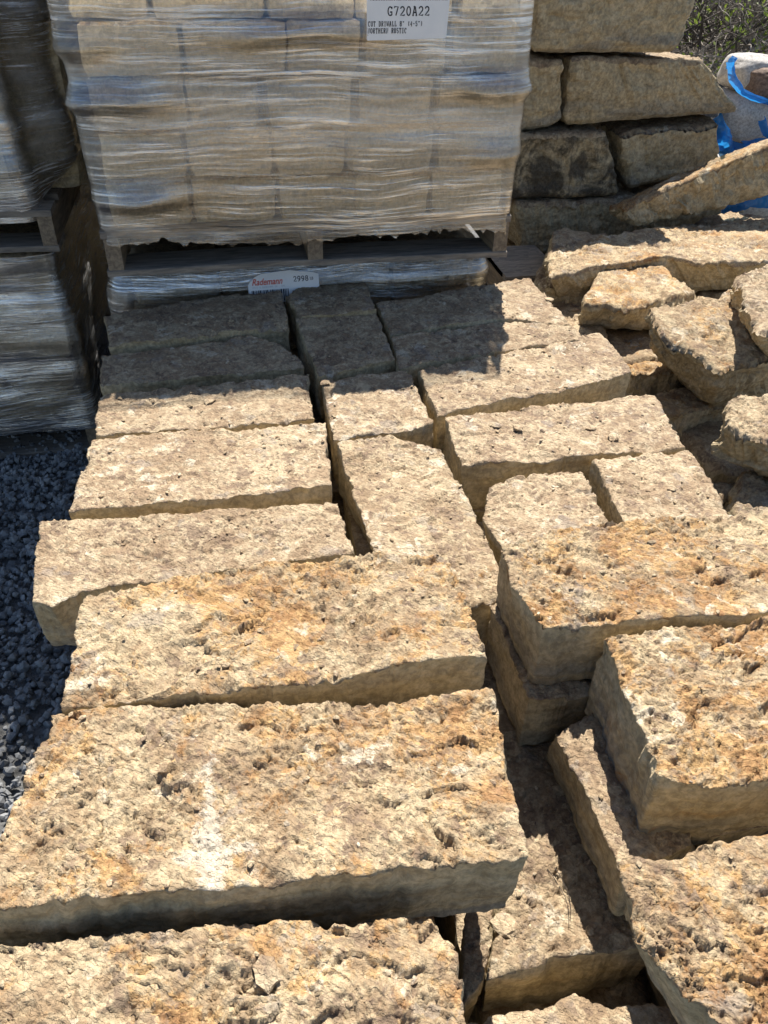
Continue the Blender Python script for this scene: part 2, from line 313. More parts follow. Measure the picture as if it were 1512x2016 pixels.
# ------------------------------------------------------------------ stone builder
def resample(pts, n):
    pts = np.asarray(pts, float); d = np.r_[0, np.cumsum(np.linalg.norm(np.diff(pts, axis=0), axis=1))]
    t = np.linspace(0, d[-1], n)
    return np.stack([np.interp(t, d, pts[:, k]) for k in range(3)], 1)
def stone(name, top, bot, label, cat, group=None, seed=0, amp=1., samp=.5, wig=1., rnd=.0022, rust=0., blue=.5, dark=0., tone=.5, scar=None, px=2.2, cell=None, plate=1., mats=None):
    """top: 4 edge polylines back(L>R) right(B>F) front(R>L) left(F>B); bot: 4 corners BL BR FR FL"""
    E = [np.asarray(e, float) for e in top]; bot = np.asarray(bot, float)
    allp = np.concatenate(E); ctr = allp.mean(0)
    if cell is None: cell = max(.002, px*np.linalg.norm(ctr-CAMP)/782.)
    L = [np.linalg.norm(np.diff(e, axis=0), axis=1).sum() for e in E]
    nu = int(np.clip(round(max(L[0], L[2])/cell), 4, 420))+1; nv = int(np.clip(round(max(L[1], L[3])/cell), 4, 420))+1
    loop = np.concatenate([resample(E[0], nu)[:-1], resample(E[1], nv)[:-1], resample(E[2], nu)[:-1], resample(E[3], nv)[:-1]])
    n = len(loop)
    ks = int(rnd*1.2/cell)                       # soften plan corners
    for _ in range(ks*2): loop = .5*loop + .25*(np.roll(loop, 1, 0)+np.roll(loop, -1, 0))
    tng = np.roll(loop, -2, 0)-np.roll(loop, 2, 0); nrm = np.stack([-tng[:, 1], tng[:, 0]], 1); nrm /= np.linalg.norm(nrm, axis=1)[:, None]+1e-9
    so_ = np.array([seed*3.71, seed*1.93, seed*7.17])
    if np.sum((loop[:, :2]-ctr[:2])*nrm) < 0: nrm = -nrm
    sp = loop*1. + so_
    wv = .0042*fbm(sp*9, 2) + .0026*fbm(sp*50, 3, .7) + .011*np.minimum(0, fbm(sp*17+9, 4, .6)+.30)
    loop[:, :2] += nrm*(wv*wig)[:, None]
    # coons patch
    B = loop[:nu]; Rr = loop[nu-1:nu+nv-1]; F = loop[nu+nv-2:2*nu+nv-2][::-1]; Lf = np.concatenate([loop[2*nu+nv-3:], loop[:1]])[::-1]
    u = np.linspace(0, 1, nu)[None, :, None]; v = np.linspace(0, 1, nv)[:, None, None]
    G = (1-v)*B[None] + v*F[None] + (1-u)*Lf[:, None] + u*Rr[:, None] - ((1-u)*(1-v)*B[0] + u*(1-v)*B[-1] + (1-u)*v*F[0] + u*v*F[-1])
    P = G.reshape(-1, 3)
    q = P + so_
    wx = perlin(q*20)*.012; wy = perlin(q*20+31)*.012
    qx, qy = q[:, 0]+wx, q[:, 1]+wy
    Q = np.stack([qx, qy, q[:, 2]*.3], 1)
    h1, gap = plates(qx*30, qy*42, seed); h2, gap2 = plates(qx*75+h1, qy*100, seed+5); h3, gap3 = plates(qx*170+h2*2, qy*210, seed+9)
    f1 = fbm(Q*8, 3); f2 = fbm(Q*30, 4, .58)
    ql = np.stack([Q[:, 0]*.75+Q[:, 1]*.45, Q[:, 1]*1.5-Q[:, 0]*.6, Q[:, 2]], 1)
    an = .6+.9*math.sin(seed*2.3); cd_, sd_ = math.cos(an), math.sin(an)
    dr = Q[:, 0]*cd_+Q[:, 1]*sd_; dr2 = Q[:, 0]*math.cos(an+.5)+Q[:, 1]*math.sin(an+.5)
    tt = fbm(ql*13+5, 4, .55)*2.6 + dr*42; fr = tt-np.floor(tt); ter = sstep(.88, 1., fr)-fr
    t2 = fbm(ql*40+25, 3, .6)*1.9 + dr2*95; f2_ = t2-np.floor(t2); te2 = sstep(.84, 1., f2_)-f2_
    big_ = .35+.65*sstep(-.3, .4, fbm(Q*7+91, 2))
    t3 = fbm(ql*5+45, 4, .6)*1.6 + dr2*11; f3_ = t3-np.floor(t3); te3 = (sstep(.93, 1., f3_)-f3_)*sstep(-.1, .35, fbm(Q*10+19, 3))
    crk = sstep(.93, 1., 1-np.abs(fbm(ql*np.array([11, 17, 9])+33, 3, .6)))*sstep(.05, .4, fbm(Q*12+57, 2))
    pit = sstep(.55, .72, fbm(Q*np.array([14, 26, 30])+77, 3, .5))
    f4 = fbm(Q*95+13, 3, .6)
    rm = .30 + .95*sstep(-.35, .45, fbm(Q*np.array([9, 12, 9])+141, 3, .6))
    dz = amp*(.0055*f1 + rm*(.0016*f2 + .0007*f4 + plate*(.0014*h1 + .0010*h2 + .0006*h3)) + .0060*big_*ter + rm*.0034*te2 + .0085*te3 - .0022*crk + rm*.0010*f2 - .0010*pit)+.004
    uu = np.minimum(np.arange(nu), np.arange(nu)[::-1])[None, :]*(max(L[0], L[2])/nu); vv = np.minimum(np.arange(nv), np.arange(nv)[::-1])[:, None]*(max(L[1], L[3])/nv)
    ed = np.minimum(np.broadcast_to(uu, (nv, nu)), np.broadcast_to(vv, (nv, nu))).ravel()
    rr = rnd*(1+.9*perlin(q*14+3))
    dd = np.clip(ed/np.maximum(rr, 1e-4), 0, 1)
    dz -= .75*rr*(1-np.sqrt(np.clip(1-(1-dd)**2, 0, 1)))
    dz -= .022*amp*np.maximum(0, fbm(q*15+50, 3)-.25)*np.clip(1-ed/.035, 0, 1)
    P[:, 2] += dz
    idx = np.arange(nu*nv).reshape(nv, nu)
    rim = np.concatenate([idx[0, :-1], idx[:-1, -1], idx[-1, ::-1][:-1], idx[::-1, 0][:-1]])
    RP = P[rim]
    eb = [(bot[0], bot[1], nu), (bot[1], bot[2], nv), (bot[2], bot[3], nu), (bot[3], bot[0], nv)]
    BL = np.concatenate([resample(np.array([a, b]), k)[:-1] for a, b, k in eb])
    for _ in range(ks*2+2): BL = .5*BL + .25*(np.roll(BL, 1, 0)+np.roll(BL, -1, 0))
    wb = .0042*fbm(sp*11+60, 2) + .0030*fbm(sp*36+60, 3, .6)
    BL[:, :2] += nrm*(wb*wig)[:, None]
    th = max(.02, float((RP[:, 2]-BL[:, 2]).mean()))
    nz = int(np.clip(round(th/(cell*1.3)), 3, 160))
    V = [P]; Q4 = [grid_quads(nu, nv, 0, True)]
    prev = rim; base = nu*nv
    for k in range(1, nz+1):
        s = k/nz
        X = RP*(1-s) + BL*s
        w_ = min(1., s*th/.012)
        sq = X + so_
        d = .009*fbm(sq*np.array([13, 13, 11]), 3) + .0035*fbm(sq*44, 3, .6) + .0022*perlin(sq*np.array([6, 6, 90]))
        if samp > 1.5: 
            hs, _g = plates((sq[:, 0]+sq[:, 1])*9, sq[:, 2]*11+perlin(sq*5)*.6, seed+3); d = d + .008*hs
        e_ = -.8*rnd*max(0., 1-(1-s)*th/(rnd*1.2))**2
        X[:, :2] += nrm*(w_*samp*d + e_)[:, None]
        X[:, 2] += .0025*w_*perlin(sq*40)
        V.append(X); cur = np.arange(base, base+n); base += n
        pn, cn = np.roll(prev, -1), np.roll(cur, -1)
        Q4.append(np.stack([prev, pn, cn, cur], 1)); prev = cur
    V = np.concatenate(V)
    nt_ = len(Q4[0]); qd = np.concatenate(Q4)
    ccw = np.sum((loop[:, 0]*np.roll(loop[:, 1], -1)-np.roll(loop[:, 0], -1)*loop[:, 1])) > 0
    if ccw: qd[nt_:] = qd[nt_:, ::-1]
    # make tops face up and sides face out
    a, b, c, d_ = (V[qd[0, k]] for k in range(4))
    if np.cross(b-a, c-a)[2] < 0: qd[:nt_] = qd[:nt_, ::-1]
    i0 = nt_+2; a, b, c = (V[qd[i0, k]] for k in range(3)); nn = np.cross(b-a, c-a)
    if nn[0]*nrm[2, 0]+nn[1]*nrm[2, 1] < 0: qd[nt_:] = qd[nt_:, ::-1]
    loc = np.array([ctr[0], ctr[1], bot[:, 2].min()])
    cap = prev if ccw else prev[::-1]
    mi = np.r_[np.zeros(nt_), np.ones(len(qd)-nt_+1)]; sm = np.r_[np.ones(nt_, bool), np.zeros(len(qd)-nt_+1, bool)]
    o = mesh_np(name, V, qd, mats or (M_TOP, M_SIDE), [cap[::-1]], mi, sm, loc)
    tag(o, label, cat, group)
    o['rust'] = float(rust); o['blue'] = float(blue); o['dark'] = float(dark); o['tone'] = float(tone); o['thick'] = float(th)
    if scar: o['scar'] = 1.0; o['scar_x'] = scar[0]-float(loc[0]); o['scar_y'] = scar[1]-float(loc[1])
    return o
def box_stone(name, x0, x1, y0, y1, z0, z1, label, cat, group=None, jit=.006, **kw):
    rg = random.Random(kw.get('seed', 0)*31+5); j = lambda: rg.uniform(-jit, jit)
    c = [(x0+j(), y1+j(), z1+j()*.5), (x1+j(), y1+j(), z1+j()*.5), (x1+j(), y0+j(), z1+j()*.5), (x0+j(), y0+j(), z1+j()*.5)]
    b = [(p_[0]+j(), p_[1]+j(), z0) for p_ in c]
    return stone(name, [(c[0], c[1]), (c[1], c[2]), (c[2], c[3]), (c[3], c[0])], b, label, cat, group, **kw)

# ------------------------------------------------------------------ ground, bank
def ground():
    V = [(-80, -60, 0), (80, -60, 0), (80, 120, 0), (-80, 120, 0)]
    return tag(mesh_np('ground', V, [(0, 1, 2, 3)], (M_GROUND,)), kind='structure')
ground()
def hillside():
    xs = np.linspace(-40, 40, 161); ys = np.concatenate([np.linspace(4.6, 16, 100), np.linspace(17, 70, 30)])
    X, Y = np.meshgrid(xs, ys); t = np.clip((Y-4.6)/9., 0, None)
    Z = 2.6*sstep(0, 1, t)+np.maximum(0, t-1)*.8 - .03
    P = np.stack([X.ravel(), Y.ravel(), Z.ravel()], 1)
    P[:, 2] += (.16*fbm(P*np.array([1.3, 1.3, 0])+3, 4)*np.clip(t.ravel()*4, 0, 1))
    return tag(mesh_np('hillside', P, grid_quads(len(xs), len(ys)), (M_BANK,), smooth=True), kind='structure')
hillside()

# crushed gravel: faceted pebbles in one loose layer
def gravel(name, x0, x1, y0, y1, n, smin, smax, seed, skip=None):
    rg = np.random.default_rng(seed)
    bm = bmesh.new(); bmesh.ops.create_icosphere(bm, subdivisions=1, radius=1); base = np.array([v_.co[:] for v_ in bm.verts]); fc = np.array([[v_.index for v_ in f.verts] for f in bm.faces]); bm.free()
    k = len(base)
    ctr = np.stack([rg.uniform(x0, x1, n), rg.uniform(y0, y1, n), rg.uniform(.0, .022, n)], 1)
    if skip is not None: ctr = ctr[~skip(ctr)]; n = len(ctr)
    s = rg.uniform(smin, smax, n)**1.0
    ax = rg.uniform(.6, 1.25, (n, 1, 3))
    Vv = base[None]*(1+rg.uniform(-.38, .22, (n, k, 1)))*ax
    # random rotations
    qv = rg.normal(size=(n, 4)); qv /= np.linalg.norm(qv, axis=1)[:, None]; w_, x_, y_, z_ = qv.T
    Rm = np.stack([np.stack([1-2*(y_**2+z_**2), 2*(x_*y_-z_*w_), 2*(x_*z_+y_*w_)], 1), np.stack([2*(x_*y_+z_*w_), 1-2*(x_**2+z_**2), 2*(y_*z_-x_*w_)], 1), np.stack([2*(x_*z_-y_*w_), 2*(y_*z_+x_*w_), 1-2*(x_**2+y_**2)], 1)], 1)
    Vv = np.einsum('nij,nkj->nki', Rm, Vv)*s[:, None, None] + ctr[:, None]
    F = (fc[None]+np.arange(n)[:, None, None]*k).reshape(-1, 3)
    return tag(mesh_np(name, Vv.reshape(-1, 3), F, (M_GRAVEL,)), 'grey crushed gravel covering the yard floor beside the stone pallets', 'gravel', kind='stuff')
gravel('gravel', -1.7, -.20, .5, 2.75, 20000, .0045, .0145, 3)

# ------------------------------------------------------------------ the stones of the open pile and the boulders
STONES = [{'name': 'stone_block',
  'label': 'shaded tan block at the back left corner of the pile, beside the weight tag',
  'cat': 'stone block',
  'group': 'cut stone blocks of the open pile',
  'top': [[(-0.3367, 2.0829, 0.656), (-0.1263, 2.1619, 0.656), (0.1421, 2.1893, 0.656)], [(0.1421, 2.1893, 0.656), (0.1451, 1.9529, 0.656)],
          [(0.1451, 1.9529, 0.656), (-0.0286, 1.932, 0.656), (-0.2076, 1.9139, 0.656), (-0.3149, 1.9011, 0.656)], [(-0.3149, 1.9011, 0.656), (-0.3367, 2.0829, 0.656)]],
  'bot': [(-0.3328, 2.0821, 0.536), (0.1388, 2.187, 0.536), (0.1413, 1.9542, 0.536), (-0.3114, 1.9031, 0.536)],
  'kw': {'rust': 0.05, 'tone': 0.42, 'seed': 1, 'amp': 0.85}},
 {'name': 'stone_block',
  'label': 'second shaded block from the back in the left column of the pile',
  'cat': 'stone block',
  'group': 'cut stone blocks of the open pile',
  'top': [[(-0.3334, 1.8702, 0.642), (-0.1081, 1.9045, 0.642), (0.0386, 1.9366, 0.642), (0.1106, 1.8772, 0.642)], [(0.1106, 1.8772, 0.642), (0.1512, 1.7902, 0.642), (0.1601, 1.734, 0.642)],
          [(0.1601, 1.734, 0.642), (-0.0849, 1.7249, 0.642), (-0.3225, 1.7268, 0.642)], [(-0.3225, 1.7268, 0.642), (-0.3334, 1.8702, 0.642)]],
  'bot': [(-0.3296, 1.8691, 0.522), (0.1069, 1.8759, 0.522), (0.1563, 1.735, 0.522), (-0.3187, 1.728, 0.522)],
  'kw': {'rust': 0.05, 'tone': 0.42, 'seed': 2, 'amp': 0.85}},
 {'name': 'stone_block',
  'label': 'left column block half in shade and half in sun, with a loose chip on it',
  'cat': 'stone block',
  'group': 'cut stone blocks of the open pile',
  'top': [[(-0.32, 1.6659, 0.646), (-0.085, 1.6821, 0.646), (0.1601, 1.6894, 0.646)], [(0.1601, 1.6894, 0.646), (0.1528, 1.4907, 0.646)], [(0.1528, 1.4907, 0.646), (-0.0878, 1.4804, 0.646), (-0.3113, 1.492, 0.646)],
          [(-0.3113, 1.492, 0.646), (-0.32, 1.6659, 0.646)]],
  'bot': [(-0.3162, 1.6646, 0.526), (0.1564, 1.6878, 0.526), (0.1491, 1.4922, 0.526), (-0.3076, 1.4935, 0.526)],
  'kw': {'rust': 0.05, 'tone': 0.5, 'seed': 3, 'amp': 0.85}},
 {'name': 'stone_block',
  'label': 'sunlit block of the left column just behind the widest pale one',
  'cat': 'stone block',
  'group': 'cut stone blocks of the open pile',
  'top': [[(-0.3173, 1.4766, 0.65), (0.1732, 1.457, 0.65)], [(0.1732, 1.457, 0.65), (0.1555, 1.2223, 0.65)], [(0.1555, 1.2223, 0.65), (-0.1843, 1.2233, 0.65), (-0.3353, 1.2314, 0.65)],
          [(-0.3353, 1.2314, 0.65), (-0.3173, 1.4766, 0.65)]],
  'bot': [(-0.3138, 1.4747, 0.53), (0.1695, 1.4554, 0.53), (0.1519, 1.2241, 0.53), (-0.3316, 1.233, 0.53)],
  'kw': {'rust': 0.05, 'tone': 0.6, 'seed': 4, 'amp': 0.85}},
 {'name': 'stone_block',
  'label': 'wide pale block jutting out to the left over the dark gravel',
  'cat': 'stone block',
  'group': 'cut stone blocks of the open pile',
  'top': [[(-0.3837, 1.2015, 0.65), (0.159, 1.1721, 0.65)], [(0.159, 1.1721, 0.65), (0.1677, 1.019, 0.65)], [(0.1677, 1.019, 0.65), (-0.2892, 1.0001, 0.65), (-0.3331, 0.9734, 0.65), (-0.3658, 0.9967, 0.65)],
          [(-0.3658, 0.9967, 0.65), (-0.3837, 1.2015, 0.65)]],
  'bot': [(-0.38, 1.2001, 0.535), (0.1552, 1.171, 0.535), (0.1639, 1.0201, 0.535), (-0.3621, 0.9981, 0.535)],
  'kw': {'rust': 0.12, 'tone': 0.52, 'seed': 5, 'amp': 0.85}},
 {'name': 'stone_block',
  'label': 'rust speckled slab on the left, between a pale block and the biggest slab',
  'cat': 'stone block',
  'group': 'cut stone blocks of the open pile',
  'top': [[(-0.2483, 0.8642, 0.77), (-0.0068, 0.8933, 0.7676), (0.1732, 0.8854, 0.766), (0.2847, 0.8675, 0.765)], [(0.2847, 0.8675, 0.765), (0.2868, 0.6598, 0.77)],
          [(0.2868, 0.6598, 0.77), (0.1066, 0.6498, 0.77), (-0.0718, 0.6552, 0.77), (-0.2549, 0.6643, 0.77)], [(-0.2549, 0.6643, 0.77), (-0.2483, 0.8642, 0.77)]],
  'bot': [(-0.2446, 0.8628, 0.65), (0.281, 0.8661, 0.645), (0.283, 0.6613, 0.65), (-0.2511, 0.6657, 0.65)],
  'kw': {'rust': 0.72, 'tone': 0.57, 'amp': 1.2, 'seed': 6}},
 {'name': 'stone_block',
  'label': 'biggest rusty slab with a white scar near its middle, front left of the pile',
  'cat': 'stone block',
  'group': 'cut stone blocks of the open pile',
  'top': [[(-0.2617, 0.661, 0.764), (-0.1706, 0.654, 0.764), (0.2731, 0.6003, 0.764)], [(0.2731, 0.6003, 0.764), (0.2534, 0.4758, 0.7671), (0.2424, 0.3799, 0.77)],
          [(0.2424, 0.3799, 0.77), (0.1575, 0.3845, 0.77), (0.0639, 0.3927, 0.77), (-0.1222, 0.4114, 0.77), (-0.2814, 0.4243, 0.77), (-0.3187, 0.4263, 0.77)],
          [(-0.3187, 0.4263, 0.77), (-0.2967, 0.5077, 0.7676), (-0.2617, 0.661, 0.764)]],
  'bot': [(-0.2583, 0.659, 0.639), (0.2693, 0.5991, 0.639), (0.2389, 0.3817, 0.645), (-0.3149, 0.4274, 0.645)],
  'kw': {'rust': 0.7, 'tone': 0.6, 'amp': 1.2, 'blue': 0.65, 'scar': (-0.0607, 0.4572), 'seed': 7}},
 {'name': 'stone_block',
  'label': 'cream and rust slab at the bottom left corner of the photo',
  'cat': 'stone block',
  'group': 'cut stone blocks of the open pile',
  'top': [[(-0.3318, 0.4057, 0.742), (-0.1315, 0.3906, 0.7375), (0.1318, 0.3578, 0.732)], [(0.1318, 0.3578, 0.732), (0.1505, 0.3213, 0.7309), (0.1418, 0.2233, 0.728)], [(0.1418, 0.2233, 0.728), (-0.3181, 0.2968, 0.735)],
          [(-0.3181, 0.2968, 0.735), (-0.3318, 0.4057, 0.742)]],
  'bot': [(-0.328, 0.4043, 0.572), (0.1278, 0.3572, 0.562), (0.1381, 0.2248, 0.558), (-0.3141, 0.2972, 0.565)],
  'kw': {'rust': 0.68, 'tone': 0.6, 'amp': 1.2, 'seed': 8}},
 {'name': 'stone_block',
  'label': 'small shaded block at the back of the centre column under the weight tag',
  'cat': 'stone block',
  'group': 'cut stone blocks of the open pile',
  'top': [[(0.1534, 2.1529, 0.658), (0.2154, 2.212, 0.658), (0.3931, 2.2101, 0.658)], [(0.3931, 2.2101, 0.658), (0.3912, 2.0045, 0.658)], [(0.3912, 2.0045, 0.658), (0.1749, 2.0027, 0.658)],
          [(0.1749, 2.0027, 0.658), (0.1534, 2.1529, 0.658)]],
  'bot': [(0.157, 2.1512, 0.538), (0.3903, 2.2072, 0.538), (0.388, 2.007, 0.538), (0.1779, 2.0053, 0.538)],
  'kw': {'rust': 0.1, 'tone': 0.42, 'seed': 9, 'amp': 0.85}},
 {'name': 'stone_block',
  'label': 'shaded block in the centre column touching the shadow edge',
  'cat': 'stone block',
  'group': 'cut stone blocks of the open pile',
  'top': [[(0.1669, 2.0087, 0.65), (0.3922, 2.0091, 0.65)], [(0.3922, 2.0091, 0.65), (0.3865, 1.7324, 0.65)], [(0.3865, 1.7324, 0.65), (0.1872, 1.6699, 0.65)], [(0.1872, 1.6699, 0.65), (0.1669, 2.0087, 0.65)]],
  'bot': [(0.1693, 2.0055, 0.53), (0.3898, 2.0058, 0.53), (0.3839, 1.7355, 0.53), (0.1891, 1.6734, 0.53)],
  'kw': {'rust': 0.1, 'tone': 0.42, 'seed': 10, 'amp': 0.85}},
 {'name': 'stone_block',
  'label': 'short sunlit block in the centre column at the edge of the shade',
  'cat': 'stone block',
  'group': 'cut stone blocks of the open pile',
  'top': [[(0.1936, 1.6636, 0.646), (0.407, 1.6719, 0.646)], [(0.407, 1.6719, 0.646), (0.4092, 1.4277, 0.646)], [(0.4092, 1.4277, 0.646), (0.3433, 1.4044, 0.646), (0.1841, 1.3934, 0.646)],
          [(0.1841, 1.3934, 0.646), (0.1936, 1.6636, 0.646)]],
  'bot': [(0.1962, 1.6605, 0.526), (0.4045, 1.6688, 0.526), (0.4064, 1.4306, 0.526), (0.1865, 1.3965, 0.526)],
  'kw': {'rust': 0.1, 'tone': 0.55, 'seed': 11, 'amp': 0.85}},
 {'name': 'stone_block',
  'label': 'long ochre block lying front to back in the centre column',
  'cat': 'stone block',
  'group': 'cut stone blocks of the open pile',
  'top': [[(0.1863, 1.3787, 0.65), (0.3069, 1.3915, 0.65), (0.3969, 1.313, 0.65)], [(0.3969, 1.313, 0.65), (0.408, 1.0495, 0.65), (0.3996, 0.8817, 0.65)],
          [(0.3996, 0.8817, 0.65), (0.3368, 0.8649, 0.65), (0.2717, 0.8505, 0.65)], [(0.2717, 0.8505, 0.65), (0.1996, 1.0205, 0.65), (0.193, 1.1712, 0.65), (0.1863, 1.3787, 0.65)]],
  'bot': [(0.188, 1.3751, 0.53), (0.3954, 1.3093, 0.53), (0.3982, 0.8855, 0.53), (0.2724, 0.8545, 0.53)],
  'kw': {'rust': 0.38, 'tone': 0.55, 'seed': 12, 'amp': 0.85}},
 {'name': 'stone_block',
  'label': 'shaded block at the back of the right column, its right end in sun',
  'cat': 'stone block',
  'group': 'cut stone blocks of the open pile',
  'top': [[(0.4037, 2.0704, 0.65), (0.8324, 2.1922, 0.65), (0.9016, 2.1947, 0.65)], [(0.9016, 2.1947, 0.65), (0.9061, 1.8526, 0.65)], [(0.9061, 1.8526, 0.65), (0.7209, 1.9198, 0.65), (0.4028, 1.877, 0.65)],
          [(0.4028, 1.877, 0.65), (0.4037, 2.0704, 0.65)]],
  'bot': [(0.4075, 2.0693, 0.53), (0.8985, 2.1923, 0.53), (0.9026, 1.8546, 0.53), (0.4064, 1.8787, 0.53)],
  'kw': {'rust': 0.08, 'tone': 0.45, 'seed': 13, 'amp': 0.85}},
 {'name': 'stone_block',
  'label': 'block crossed by the corner of the shadow, right column second from the back',
  'cat': 'stone block',
  'group': 'cut stone blocks of the open pile',
  'top': [[(0.4015, 1.8568, 0.648), (0.7184, 1.9113, 0.648), (0.9044, 1.8474, 0.648)], [(0.9044, 1.8474, 0.648), (0.9041, 1.7685, 0.648)], [(0.9041, 1.7685, 0.648), (0.6049, 1.7254, 0.648), (0.3884, 1.6923, 0.648)],
          [(0.3884, 1.6923, 0.648), (0.4015, 1.8568, 0.648)]],
  'bot': [(0.4053, 1.8557, 0.528), (0.9005, 1.8466, 0.528), (0.9001, 1.7689, 0.528), (0.3922, 1.6937, 0.528)],
  'kw': {'rust': 0.08, 'tone': 0.47, 'seed': 14, 'amp': 0.85}},
 {'name': 'stone_block',
  'label': 'wide sunlit block of the right column with the shadow corner on its back edge',
  'cat': 'stone block',
  'group': 'cut stone blocks of the open pile',
  'top': [[(0.4294, 1.6699, 0.648), (0.6081, 1.7135, 0.648), (0.9609, 1.8005, 0.648)], [(0.9609, 1.8005, 0.648), (0.9637, 1.6935, 0.648), (0.953, 1.5779, 0.648)],
          [(0.953, 1.5779, 0.648), (0.7352, 1.5148, 0.648), (0.5778, 1.4918, 0.648), (0.4267, 1.4566, 0.648)], [(0.4267, 1.4566, 0.648), (0.4294, 1.6699, 0.648)]],
  'bot': [(0.4334, 1.6693, 0.528), (0.9575, 1.7983, 0.528), (0.9491, 1.5786, 0.528), (0.4301, 1.4587, 0.528)],
  'kw': {'rust': 0.08, 'tone': 0.54, 'seed': 15, 'amp': 0.85}},
 {'name': 'stone_block',
  'label': 'wide pale block with loose pebbles lying on its top',
  'cat': 'stone block',
  'group': 'cut stone blocks of the open pile',
  'top': [[(0.4392, 1.4413, 0.648), (0.6886, 1.4579, 0.648), (0.9542, 1.4656, 0.648)], [(0.9542, 1.4656, 0.648), (0.9162, 1.243, 0.648)],
          [(0.9162, 1.243, 0.648), (0.6932, 1.2463, 0.648), (0.5653, 1.2464, 0.648), (0.4268, 1.2581, 0.648)], [(0.4268, 1.2581, 0.648), (0.4392, 1.4413, 0.648)]],
  'bot': [(0.4429, 1.44, 0.528), (0.9505, 1.4641, 0.528), (0.9126, 1.2447, 0.528), (0.4305, 1.2595, 0.528)],
  'kw': {'rust': 0.08, 'tone': 0.56, 'seed': 16, 'amp': 0.85}},
 {'name': 'stone_block',
  'label': 'squarish pale block left of the deep diagonal joint',
  'cat': 'stone block',
  'group': 'cut stone blocks of the open pile',
  'top': [[(0.4627, 1.1762, 0.65), (0.5269, 1.1988, 0.65), (0.6586, 1.1931, 0.65)], [(0.6586, 1.1931, 0.65), (0.6468, 0.9941, 0.65)], [(0.6468, 0.9941, 0.65), (0.4362, 0.9594, 0.65)],
          [(0.4362, 0.9594, 0.65), (0.4144, 1.071, 0.65), (0.4627, 1.1762, 0.65)]],
  'bot': [(0.4654, 1.1733, 0.53), (0.6559, 1.1902, 0.53), (0.6438, 0.9968, 0.53), (0.439, 0.9623, 0.53)],
  'kw': {'rust': 0.08, 'tone': 0.56, 'seed': 17, 'amp': 0.85}},
 {'name': 'stone_block',
  'label': 'squarish pale block right of the deep diagonal joint',
  'cat': 'stone block',
  'group': 'cut stone blocks of the open pile',
  'top': [[(0.698, 1.2292, 0.65), (0.9191, 1.2276, 0.65)], [(0.9191, 1.2276, 0.65), (0.8857, 0.9836, 0.65)], [(0.8857, 0.9836, 0.65), (0.668, 0.9905, 0.65)],
          [(0.668, 0.9905, 0.65), (0.6899, 1.1541, 0.65), (0.698, 1.2292, 0.65)]],
  'bot': [(0.7005, 1.226, 0.53), (0.9162, 1.2248, 0.53), (0.8833, 0.9868, 0.53), (0.671, 0.9932, 0.53)],
  'kw': {'rust': 0.12, 'tone': 0.55, 'seed': 18, 'amp': 0.85}},
 {'name': 'stone_block',
  'label': 'orange stained wide slab lying on top of the two squarish blocks',
  'cat': 'stone block',
  'group': 'cut stone blocks of the open pile',
  'top': [[(0.3693, 0.8593, 0.77), (0.4744, 0.8916, 0.77), (0.5615, 0.8927, 0.77), (0.7544, 0.8844, 0.77), (0.9553, 0.8758, 0.77)], [(0.9553, 0.8758, 0.77), (0.7936, 0.6497, 0.77)],
          [(0.7936, 0.6497, 0.77), (0.5392, 0.6721, 0.77), (0.3719, 0.6868, 0.77)], [(0.3719, 0.6868, 0.77), (0.3565, 0.7786, 0.77), (0.3693, 0.8593, 0.77)]],
  'bot': [(0.3731, 0.8579, 0.65), (0.9515, 0.8746, 0.65), (0.7903, 0.652, 0.65), (0.3757, 0.688, 0.65)],
  'kw': {'rust': 0.75, 'tone': 0.57, 'amp': 1.1, 'seed': 19}},
 {'name': 'stone_block',
  'label': 'thick orange slab with a dark blue band along its foot, right edge',
  'cat': 'stone block',
  'group': 'cut stone blocks of the open pile',
  'top': [[(0.446, 0.6557, 0.77), (0.5311, 0.656, 0.77), (0.8226, 0.6447, 0.77)], [(0.8226, 0.6447, 0.77), (0.6522, 0.4149, 0.77)],
          [(0.6522, 0.4149, 0.77), (0.546, 0.4207, 0.77), (0.481, 0.4206, 0.77), (0.4227, 0.4431, 0.77)], [(0.4227, 0.4431, 0.77), (0.4332, 0.5426, 0.77), (0.446, 0.6557, 0.77)]],
  'bot': [(0.4491, 0.6531, 0.615), (0.8189, 0.6431, 0.615), (0.6503, 0.4185, 0.615), (0.4262, 0.4451, 0.615)],
  'kw': {'rust': 0.85, 'tone': 0.58, 'amp': 1.2, 'blue': 1.0, 'seed': 20}},
 {'name': 'stone_block',
  'label': 'rusty slab running out of the photo at the bottom right corner',
  'cat': 'stone block',
  'group': 'cut stone blocks of the open pile',
  'top': [[(0.335, 0.3617, 0.77), (0.3921, 0.3456, 0.77), (0.4402, 0.3593, 0.77), (0.6362, 0.3592, 0.77)], [(0.6362, 0.3592, 0.77), (0.4843, 0.1235, 0.77)], [(0.4843, 0.1235, 0.77), (0.368, 0.1639, 0.77)],
          [(0.368, 0.1639, 0.77), (0.3579, 0.2223, 0.77), (0.3434, 0.2328, 0.77), (0.3228, 0.2818, 0.77), (0.335, 0.3617, 0.77)]],
  'bot': [(0.366, 0.359, 0.64), (0.6834, 0.3424, 0.64), (0.4923, 0.0668, 0.64), (0.383, 0.1503, 0.64)],
  'kw': {'rust': 0.75, 'tone': 0.6, 'amp': 1.2, 'seed': 21}},
 {'name': 'stone_block',
  'label': 'shaded block sunk under the corner of the orange stained slab',
  'cat': 'stone block',
  'group': 'cut stone blocks of the open pile',
